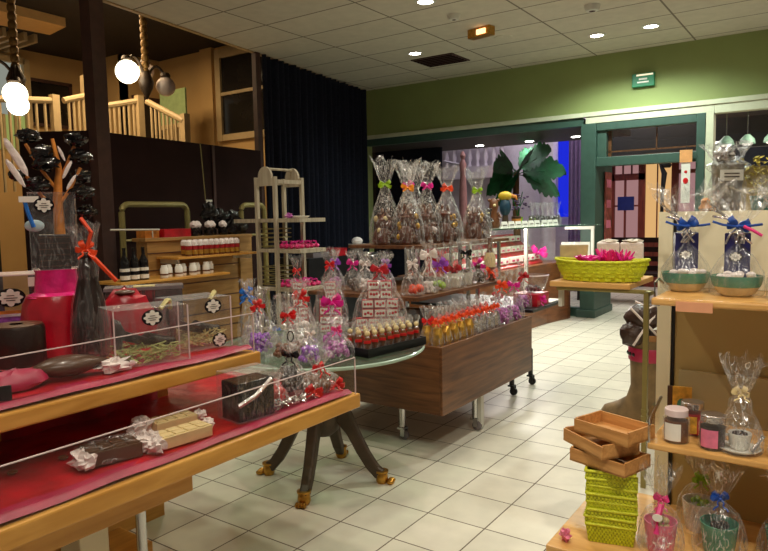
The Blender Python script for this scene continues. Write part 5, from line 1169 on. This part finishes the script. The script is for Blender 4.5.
# ================================================================== navy table in the background right
one('display_table', MB().bx(-0.95, 0.7, 5.35, 6.05, 1.36, 1.41).bx(-0.90, 0.6, 5.42, 6.0, 0, 1.36), 'navy', 'tall navy cloth table behind the cream stand', 'table', bevel=0.01)
o = T('cone_vase', 'grey cone-shaped bag of sweets with white label, wrapped in cellophane', 'vase', (-0.72, 5.55, 1.411), FR)
MB().lathe([(0.07, 0), (0.085, 0.02), (0.11, 0.30), (0.115, 0.36), (0.10, 0.36)], 20).build('cone', mat('taupe', (126, 116, 96), 0.5, var=0.2), o, smooth=True)
MB().box((-0.03, -0.115, 0.27), (0.17, 0.005, 0.08)).build('label', 'white', o)
for dz in (0.012, -0.012): MB().box((-0.03, -0.119, 0.27 + dz), (0.11, 0.003, 0.008)).build('mark', 'bronze', o)
film_mb(0.52, 0.13, 0.74, 0.09, 0.15, rg, mid=0.95).build('cellophane_wrap', 'film2', o)
crumple((-0.05, -0.04, 0.42), 0.06, (1.2, 1, 0.9), rg, 0.3).build('tissue', 'silver', o)
o = T('foliage_bouquet', 'gold and green leafy bouquet at the right edge behind the wrapped bowls', 'bouquet', (-0.52, 5.80, 1.411))
mb = MB()
for i in range(160):
    a = rg.uniform(0, 2 * PI); r = rg.uniform(0.02, 0.22); z = rg.uniform(0.10, 0.40)
    x, y = r * math.cos(a), r * math.sin(a); b = rg.uniform(0, 6)
    mb.add([(x, y, z), (x + 0.025 * math.cos(b), y + 0.025 * math.sin(b), z + 0.01), (x + 0.05 * math.cos(b + 0.4), y + 0.05 * math.sin(b + 0.4), z + 0.025), (x + 0.02 * math.cos(b + 0.9), y + 0.02 * math.sin(b + 0.9), z + 0.018)], [(0, 1, 2, 3)])
x = mb.build('leaves', mat('gold_leaf', (190, 170, 70), 0.5, var=0.5, scale=30), o); x['kind'] = 'stuff'
MB().lathe([(0.06, 0), (0.08, 0.12), (0.07, 0.12)], 14).build('pot', 'teal', o, smooth=True)
one('ornament', MB().lathe([(0.03, 0), (0.05, 0.03), (0.03, 0.07), (0.035, 0.09), (0.01, 0.11)], 12), 'orange', 'small orange ornament on the navy table between the bowls', 'ornament', (-0.85, 5.45, 1.411), smooth=True)
# ================================================================== whitewashed rack
o = T('display_rack', 'whitewashed wooden rack with rounded gables before the black curtain', 'rack', (-4.33, 4.48, 0))
for y in (4.30, 4.655):
    for x in (-4.410, -4.180): MB().bx(x - 0.016, x + 0.016, y - 0.016, y + 0.016, 0, 1.80).build('post', 'whitewash', o, world=True)
    MB().bx(-4.395, -4.195, y - 0.012, y + 0.012, 1.72, 1.79).build('cross_bar', 'whitewash', o, world=True)
    pts = [(-4.295 + 0.085 * math.cos(PI * k / 10), 1.79 + 0.105 * math.sin(PI * k / 10)) for k in range(11)]
    MB().prism(pts, -0.012, 0.012, Matrix.Translation((0, y, 0)) @ Matrix.Rotation(PI / 2, 4, 'X')).build('gable', 'whitewash', o, world=True)
MB().tube([(-4.295, 4.30, 1.875), (-4.295, 4.655, 1.875)], 0.012, 8).build('ridge_rod', 'whitewash', o, world=True)
for x in (-4.410, -4.180): MB().bx(x - 0.01, x + 0.01, 4.316, 4.64, 1.74, 1.775).build('rail', 'whitewash', o, world=True)
for z in (1.425, 1.15, 0.80, 0.42):
    MB().bx(-4.395, -4.195, 4.29, 4.67, z - 0.03, z).build('shelf', 'whitewash', o, world=True)
    MB().bx(-4.163, -3.905, 4.31, 4.66, z - 0.035, z).build('side_shelf', 'whitewash', o, world=True)
    if z > 1.4: MB().bx(-4.675, -4.427, 4.25, 4.62, z - 0.035, z).build('side_shelf', 'whitewash', o, world=True)
rg = random.Random(91)
t = MB().lathe([(0.09, 0), (0.11, 0.018), (0.105, 0.02), (0.088, 0.006)], 20)
one('saucer', t, 'porcelain', 'white dish on the upper side shelf of the whitewashed rack', 'dish', (-4.08, 4.48, 1.426), smooth=True)
one('sweet', crumple((0, 0, 0.02), 0.022, (1.6, 1, 1), rg), 'lilac', 'wrapped sweet lying beside the white dish on the whitewashed rack', 'sweet', (-4.06, 4.34, 1.426))
def pinks(zz, lab, grp):
    p0 = None
    for i in range(4):
        for j in range(5):
            p = (-4.17 + i * 0.062 + rg.uniform(-0.01, 0.01), 4.35 + j * 0.066 + rg.uniform(-0.01, 0.01), zz)
            if p0 is None:
                p0 = T('wrapped_sweet', lab, 'sweet', p, 0, grp)
                crumple((0, 0, 0.022), 0.026, (1, 1, 0.85), rg, 0.2).build('sweet', 'pinkchoc', p0)
                MB().tube([(0, 0, 0.03), (0.01, 0.01, 0.06), (-0.02, 0.02, 0.065)], 0.008, 5).build('twist', 'ribmag', p0)
            else: dup(p0, p, rg.uniform(0, 6))
pinks(1.151, 'magenta sweet lying on the middle side shelf of the whitewashed rack', 'magenta sweets on the middle side shelf')
pinks(0.801, 'magenta sweet lying on the lower side shelf of the whitewashed rack', 'magenta sweets on the lower side shelf')
for i, (x, y, z) in enumerate([(-4.34, 4.45, 1.151), (-4.34, 4.45, 0.801)]):
    o = T('wire_basket', ('dark wire basket inside the whitewashed rack, upper one', 'dark wire basket inside the whitewashed rack, lower one')[i], 'basket', (x, y, z))
    for k in range(5): MB().tube([(-0.085, -0.12, 0.02 + k * 0.04), (0.085, -0.12, 0.02 + k * 0.04), (0.085, 0.12, 0.02 + k * 0.04), (-0.085, 0.12, 0.02 + k * 0.04), (-0.085, -0.12, 0.02 + k * 0.04)], 0.005, 5).build('wire', 'olive', o)
    MB().bx(-0.085, 0.085, -0.12, 0.12, 0.0, 0.006).build('base', 'bronze', o)
bag('tall clear bag with blue tie on the floor before the whitewashed rack', (-3.55, 3.62, 0.0), 0.82, 0.12, 'bluefoil', [c_balls('filling', 'tissue', 0.1, 0.4, 0.035, 40, rg)], fm='film2')
# ================================================================== slatted wood cabinet with bottles
o = T('slatwall_cabinet', 'slatted wood cabinet with bottle shelves before the dark screen', 'cabinet', (-4.95, 3.95, 0))
MB().bx(-4.95, -4.80, 3.39, 4.40, 0, 1.25).build('body', 'slatw', o, world=True)
for k in range(8): MB().bx(-4.801, -4.795, 3.39, 4.40, 0.13 + k * 0.145, 0.138 + k * 0.145).build('slat_groove', 'post', o, world=True)
MB().bx(-4.97, -4.78, 3.36, 4.58, 1.25, 1.28).build('top', 'slatw', o, world=True, bevel=0.004)
MB().bx(-4.95, -4.78, 4.41, 4.565, 0, 1.25).build('end_post', 'slatw', o, world=True)
MB().bx(-4.795, -4.50, 3.47, 4.40, 1.10, 1.12).build('shelf', 'goldwood', o, world=True, bevel=0.003)
MB().bx(-4.795, -4.45, 2.90, 3.98, 0.94, 0.96).build('shelf', 'goldwood', o, world=True, bevel=0.003)
for y in (3.52, 4.34): MB().bx(-4.795, -4.56, y - 0.01, y + 0.01, 1.06, 1.10).build('bracket', 'whitemetal', o, world=True)
MB().bx(-5.05, -4.80, 2.98, 3.38, 0, 0.94).build('side_support', 'partition', o, world=True)
def labelled_jar(label, loc, grp):
    o = T('jar', label, 'jar', loc, R(55), grp)
    MB().lathe([(0.025, 0), (0.028, 0.006), (0.028, 0.085), (0.022, 0.10)], 14).build('glass', 'milk', o, smooth=True)
    MB().lathe([(0.026, 0.085), (0.032, 0.09), (0.030, 0.12), (0.016, 0.135)], 12, jit=0.06, rg=rg).build('cloth_cap', 'tissue', o)
    MB().lathe([(0.0284, 0.055), (0.0284, 0.085)], 14, caps=False).build('label_band', 'satin2', o)
    MB().lathe([(0.0286, 0.015), (0.0286, 0.05)], 14, caps=False).build('label', 'gold', o)
    return o
j0 = None
for k in range(10):
    lab = f'{NTH[k]} from the left in the front row of cloth-capped jars on the cabinet shelf'
    p = (-4.555, 3.62 + k * 0.06, 1.121)
    if j0 is None: j0 = labelled_jar(lab, p, 'cloth-capped jars on the cabinet shelf')
    else: dup(j0, p, R(55) + rg.uniform(-0.5, 0.5), lab)
for k in range(10): dup(j0, (-4.66, 3.66 + k * 0.06, 1.121), R(55), f'{NTH[k]} from the left in the back row of cloth-capped jars on the cabinet shelf')
def label_bottle(label, loc, grp, tall):
    o = T('bottle', label, 'bottle', loc, R(55), grp)
    h = 0.26 if tall else 0.10
    if tall: MB().lathe([(0.035, 0), (0.037, 0.01), (0.037, 0.15), (0.014, 0.20), (0.013, 0.25), (0.015, 0.26)], 14).build('glass', 'blackgloss', o, smooth=True)
    else: MB().lathe([(0.030, 0), (0.032, 0.005), (0.032, 0.075), (0.024, 0.085), (0.024, 0.10), (0.02, 0.102)], 14).build('glass', 'white', o, smooth=True)
    MB().lathe([(0.0375, 0.012), (0.0375, 0.045)] if tall else [(0.0324, 0.022), (0.0324, 0.035)], 14, caps=False).build('label', 'white' if tall else 'milk', o)
    if tall: MB().lathe([(0.0375, 0.075), (0.0375, 0.10)], 14, caps=False).build('label', 'white', o)
    return o
b0 = None
for k in range(3):
    lab = f'{NTH[k]} from the left of the dark bottles with white labels on the low cabinet shelf'
    p = (-4.56, 3.01 + k * 0.085, 0.961)
    if b0 is None: b0 = label_bottle(lab, p, 'dark white-labelled bottles', True)
    else: dup(b0, p, None, lab)
b0 = None
for k in range(8):
    lab = f'{NTH[k]} from the left of the small white bottles on the low cabinet shelf'
    p = (-4.52 - 0.04 * (k % 2), 3.34 + k * 0.072, 0.961)
    if b0 is None: b0 = label_bottle(lab, p, 'small white bottles on the low shelf', False)
    else: dup(b0, p, None, lab)
CT = 1.281
one('gift_box', MB().box((0, 0, 0.035), (0.16, 0.30, 0.07)), 'satin2', 'flat red box lying on top of the slatted cabinet', 'box', (-4.875, 3.70, CT), R(4))
one('gift_box', MB().box((0, 0, 0.03), (0.12, 0.14, 0.06)), 'orange', 'small orange box beside the red box on the slatted cabinet', 'box', (-4.88, 3.46, CT))
b0 = None
for k in range(5):
    lab = f'{NTH[k]} from the left of the black bottles with white caps on the slatted cabinet'
    p = (-4.84 - 0.06 * (k % 2), 3.92 + k * 0.085, CT)
    if b0 is None:
        b0 = T('bottle', lab, 'bottle', p, 0, 'white-capped black bottles on the cabinet')
        MB().lathe([(0.04, 0), (0.045, 0.01), (0.045, 0.05), (0.02, 0.075)], 14).build('glass', 'blackgloss', b0, smooth=True)
        crumple((0, 0, 0.10), 0.034, (1, 1, 1), rg, 0.25).build('cap', 'tissue', b0)
    else: dup(b0, p, None, lab)
o = T('black_bag', 'heap of shiny black wrapped packets leaning at the right of the slatted cabinet top', 'packet', (-4.87, 4.40, CT))
for (dx, dy, dz, r) in ((0, 0, 0.06, 0.09), (-0.02, 0.10, 0.07, 0.09), (-0.06, -0.10, 0.15, 0.10), (-0.08, -0.2, 0.22, 0.09), (-0.04, 0.02, 0.14, 0.09)):
    crumple((dx, dy, dz), r, (0.8, 1, 0.9), rg, 0.3).build('packet', 'blackgloss', o)
def hoop(label, y0, y1):
    o = T('hoop_stand', label, 'stand', (-5.38, (y0 + y1) / 2, 0))
    r = 0.07; zt = 1.58
    pts = [(0, y0, 0), (0, y0, zt - r)] + [(0, y0 + r - r * math.cos(R(a)), zt - r + r * math.sin(R(a))) for a in (20, 45, 70, 90)] + [(0, y1 - r + r * math.sin(R(a)), zt - r + r * math.cos(R(a))) for a in (0, 20, 45, 70, 90)] + [(0, y1, 0)]
    pts = [(-5.38, b, c) for a, b, c in pts]
    MB().tube(pts, 0.028, 8).build('hoop', 'olive', o, world=True, smooth=True)
    MB().tube([(-5.38, y0 - 0.02, 1.25), (-5.38, y1 + 0.02, 1.25)], 0.012, 6).build('cross_rod', 'olive', o, world=True)
    return o
hoop('olive tube hoop stand before the dark screen, left of the black bottles', 3.55, 4.28)
hoop('olive tube hoop stand between the slatted cabinet and the whitewashed rack', 5.0, 5.35)
o = T('rod', 'pale rod sticking out at the left of the slatted cabinet top', 'rod', (-4.80, 3.3, 1.36))
MB().tube([(0, -0.24, 0), (0, 0.22, -0.01)], 0.008, 6).build('rod', 'whitemetal', o)
MB().tube([(0, 0.15, -0.075), (0, 0.15, -0.008)], 0.006, 6).build('holder', 'whitemetal', o)
# dark sideboard against the curtain
one('sideboard', MB().bx(-6.0, -5.4, 6.1, 7.6, 0, 0.92), 'black', 'dark sideboard in front of the black curtain, left of the tall shelf', 'sideboard', bevel=0.006)
o = T('white_bowl', 'white bowl on the dark sideboard by the curtain', 'bowl', (-5.55, 7.3, 0.921))
MB().lathe([(0.05, 0), (0.10, 0.06), (0.13, 0.13), (0.12, 0.13)], 20).build('bowl', 'porcelain', o, smooth=True)
MB().ball((0, 0, 0.17), 0.08, 10, 6, (1, 1, 0.7)).build('contents', 'tissue', o, smooth=True)
one('gift_box', MB().box((0, 0, 0.05), (0.22, 0.22, 0.10)), 'satin2', 'dark red box on the dark sideboard by the curtain', 'box', (-5.5, 6.75, 0.921))
one('gift_box', MB().box((0, 0, 0.03), (0.2, 0.3, 0.06)), 'greyplastic', 'grey box on the dark sideboard by the curtain', 'box', (-5.55, 6.4, 0.921))
# ================================================================== glass chocolate counter
o = T('glass_counter', 'brown chocolate counter with glass top along the shop window', 'counter', (-3.5, 7.3, 0))
MB().prism([(-3.95, 5.9), (-3.14, 5.9), (-3.13, 7.5), (-3.10, 8.1), (-3.0, 8.62), (-3.0, 8.70), (-3.95, 8.70)], 0.0, 0.78).build('body', 'counterw', o, world=True)
MB().prism([(-3.96, 5.85), (-3.05, 5.85), (-3.02, 7.5), (-2.95, 8.1), (-2.60, 8.45), (-2.60, 8.72), (-3.96, 8.72)], 1.255, 1.267).build('glass_top', 'tableglass', o, world=True)
MB().prism([(-3.05, 5.85), (-3.044, 5.85), (-3.014, 7.5), (-2.944, 8.1), (-2.594, 8.45), (-2.60, 8.45), (-2.95, 8.1), (-3.02, 7.5)], 1.253, 1.269).build('glass_edge', mat('green_glass_edge', (60, 86, 72), 0.2), o, world=True)
MB().prism([(-3.10, 5.9), (-3.094, 5.9), (-3.064, 7.5), (-2.99, 8.1), (-2.996, 8.1), (-3.07, 7.5)], 0.78, 1.253).build('glass_front', 'acrylic', o, world=True)
for (x, y, z0) in ((-3.085, 7.38, 0.5), (-2.62, 8.43, 0.45), (-3.12, 6.0, 0.78)): MB().bx(x - 0.018, x + 0.018, y - 0.018, y + 0.018, z0, 1.253).build('post', 'whitemetal', o, world=True)
MB().bx(-2.98, -2.60, 8.42, 8.46, 1.21, 1.253).build('rail', 'whitemetal', o, world=True)
MB().bx(-3.0, -2.60, 8.42, 8.70, 0.44, 0.47).build('side_shelf', 'counterw', o, world=True)
M['pinkboard'] = mat('pink_white_board', (224, 178, 170), 0.5, var=0.08)
mb = MB(); mb.add([(-3.20, 5.95, 0.80), (-3.20, 8.2, 0.80), (-3.62, 8.2, 1.16), (-3.62, 5.95, 1.16), (-3.20, 5.95, 0.782), (-3.20, 8.2, 0.782), (-3.62, 8.2, 0.782), (-3.62, 5.95, 0.782)], [(0, 1, 2, 3), (4, 7, 6, 5), (0, 4, 5, 1), (1, 5, 6, 2), (2, 6, 7, 3), (3, 7, 4, 0)])
mb.build('display_slope', 'satin2', o, world=True)
b0 = None
for r in range(3):
    for k in range(14):
        x = -3.245 - r * 0.135; y = 6.05 + k * 0.155; z = 0.84 + r * 0.1157
        lab = f'white sweet box in the {("lowest", "second", "third", "highest")[r]} sloping row of the glass counter'
        if k == 0 :
            lb = T('sweet_box', lab, 'box', (x, y, z), 0, f'white sweet boxes in the {("lowest", "second", "third", "highest")[r]} row of the counter')
            MB().box((0, 0, 0.035), (0.07, 0.115, 0.065)).build('box', 'white', lb)
            MB().box((0.036, 0.0, 0.028), (0.003, 0.06, 0.022)).build('print', 'rosepaper' if r % 2 else 'pinkchoc', lb)
            b0 = lb
        else: dup(b0, (x, y + rg.uniform(-0.02, 0.02), z), rg.uniform(-0.15, 0.15))
l = bpy.data.lights.new('counter_fill', 'AREA'); l.shape = 'RECTANGLE'; l.size = 2.3; l.size_y = 0.04; l.energy = 34; l.color = (1, 0.93, 0.85)  # strip of light added under the glass to brighten the sweet rows
lo = bpy.data.objects.new('counter_fill', l); COL.objects.link(lo); lo.location = (-3.13, 7.1, 1.235); lo.rotation_euler = (R(50), 0, R(-90))
rg = random.Random(66)
KZ = 1.268
for k in range(6):
    bag(f'{NTH[k]} from the left of the dark chocolate bags on the counter top', (-3.20 + 0.02 * k, 7.85 + k * 0.125, KZ), 0.30, 0.055, None, [c_balls('filling', 'dchoc', 0.045, 0.14, 0.018, 30, rg)], fm='film2', neck=0.6, group='dark chocolate bags on the counter')
c0 = None
for k in range(9):
    lab = f'{NTH[k]} from the left of the white price cards along the counter top edge'
    p = (-3.08 + (0.02 if k > 5 else 0), 6.75 + k * 0.19, KZ)
    if c0 is None:
        c0 = T('price_card', lab, 'card', p, R(75), 'price cards on the counter')
        MB().add([(-0.05, -0.02, 0), (0.05, -0.02, 0), (0.05, 0.0, 0.075), (-0.05, 0.0, 0.075), (-0.05, 0.02, 0), (0.05, 0.02, 0)], [(0, 1, 2, 3), (3, 2, 5, 4), (0, 4, 5, 1), (0, 3, 4), (1, 5, 2)]).build('card', 'white', c0)
        MB().box((0, -0.013, 0.035), (0.07, 0.002, 0.008), T=Matrix.Identity(4)).build('mark', 'bronze', c0)
    else: dup(c0, p, None, lab)
def fig(label, x, y, h, m, beak=None):
    o = T('chocolate_figure', label, 'chocolate', (x, y, KZ), FR)
    MB().lathe([(h * 0.17, 0), (h * 0.2, h * 0.06), (h * 0.17, h * 0.3), (h * 0.1, h * 0.5), (h * 0.15, h * 0.68), (h * 0.13, h * 0.86), (h * 0.04, h * 0.95)], 16).build('body', m, o, smooth=True)
    for s in (-1, 1): MB().ball((s * h * 0.14, 0, h * 0.88), h * 0.06, 8, 6).build('ear', m, o, smooth=True)
    for s in (-1, 1): MB().tube([(s * h * 0.12, -h * 0.03, h * 0.48), (s * h * 0.2, -h * 0.12, h * 0.34), (s * h * 0.12, -h * 0.18, h * 0.28)], h * 0.045, 6).build('arm', m, o, smooth=True)
    MB().ball((0, -h * 0.14, h * 0.72), h * 0.05, 8, 6).build('snout', 'white_choc', o, smooth=True)
    return o
fig('brown chocolate figure sitting on the counter top before the palm', -3.30, 6.95, 0.36, 'milk')
fig('small dark chocolate figure left of the brown figure on the counter', -3.25, 6.70, 0.24, 'dchoc')
o = T('bird_ornament', 'yellow and teal bird ornament on the counter top beside the brown figure', 'ornament', (-3.28, 7.22, KZ), R(20))
MB().tube([(0, 0, 0.0), (0, 0, 0.16)], [0.05, 0.03], 10).build('perch', 'bronze', o)
MB().ball((0, 0, 0.24), 0.085, 12, 8, (0.8, 0.8, 1.3)).build('body', mat('teal_feather', (24, 60, 80), 0.5), o, smooth=True)
MB().ball((0.0, 0, 0.37), 0.07, 12, 8, (1.2, 0.9, 0.8)).build('head', mat('yellow_feather', (206, 170, 40), 0.5), o, smooth=True)
MB().tube([(0.06, 0, 0.37), (0.12, 0, 0.36), (0.14, 0, 0.32)], [0.028, 0.02, 0.006], 8).build('beak', 'orange', o, smooth=True)
o = T('orchid', 'dark violet orchid on the counter top right of the bird', 'plant', (-3.35, 7.75, KZ))
MB().lathe([(0.05, 0), (0.065, 0.12), (0.055, 0.12)], 14).build('pot', 'riblime', o, smooth=True)
for k in range(4): MB().tube([(0, 0, 0.1), (0.03 * math.cos(k * 2), 0.05 * math.sin(k * 2), 0.25), (0.08 * math.cos(k * 2), 0.12 * math.sin(k * 2), 0.34 + 0.03 * k)], 0.006, 5).build('stem', 'leaf', o)
mb = MB()
for k in range(26): mb.ball((rg.uniform(-0.1, 0.1), rg.uniform(-0.14, 0.14), rg.uniform(0.2, 0.42)), 0.022, 6, 4, (1, 1, 0.6))
mb.build('flowers', mat('violet_flower', (84, 54, 92), 0.5), o)
for i, (y, m, l) in enumerate([(7.45, 'orange', 'orange and brown gift tin on the counter top under the bird'), (7.98, 'riblime', 'yellow-green gift tin on the counter top beside the orchid')]):
    t = T('gift_tin', l, 'tin', (-3.24, y, KZ), R(30))
    MB().lathe([(0.055, 0), (0.057, 0.01), (0.057, 0.11), (0.05, 0.12)], 16).build('tin', m, t, smooth=True); MB().lathe([(0.059, 0.10), (0.059, 0.125), (0.05, 0.13)], 16).build('lid', 'choc', t, smooth=True)
for i, (x, y, lab) in enumerate([(-2.88, 8.30, 'left of two white menu cards under the counter glass'), (-2.74, 8.38, 'right of two white menu cards under the counter glass')]):
    t = T('menu_card', lab, 'card', (x, y, 0.86), R(35))
    MB().box((0, 0, 0.08), (0.20, 0.012, 0.22)).build('card', 'white', t); MB().box((0, 0.03, -0.19), (0.02, 0.03, 0.40)).build('holder', 'whitemetal', t)
bow = one('ribbon_bow', bow_mb((0, 0, 0.06), 0.12, rg=rg, droop=0.3), 'ribmag', 'bright pink bow at the right end of the sloping sweet rows', 'bow', (-3.2, 8.05, 0.86), R(50), smooth=True)
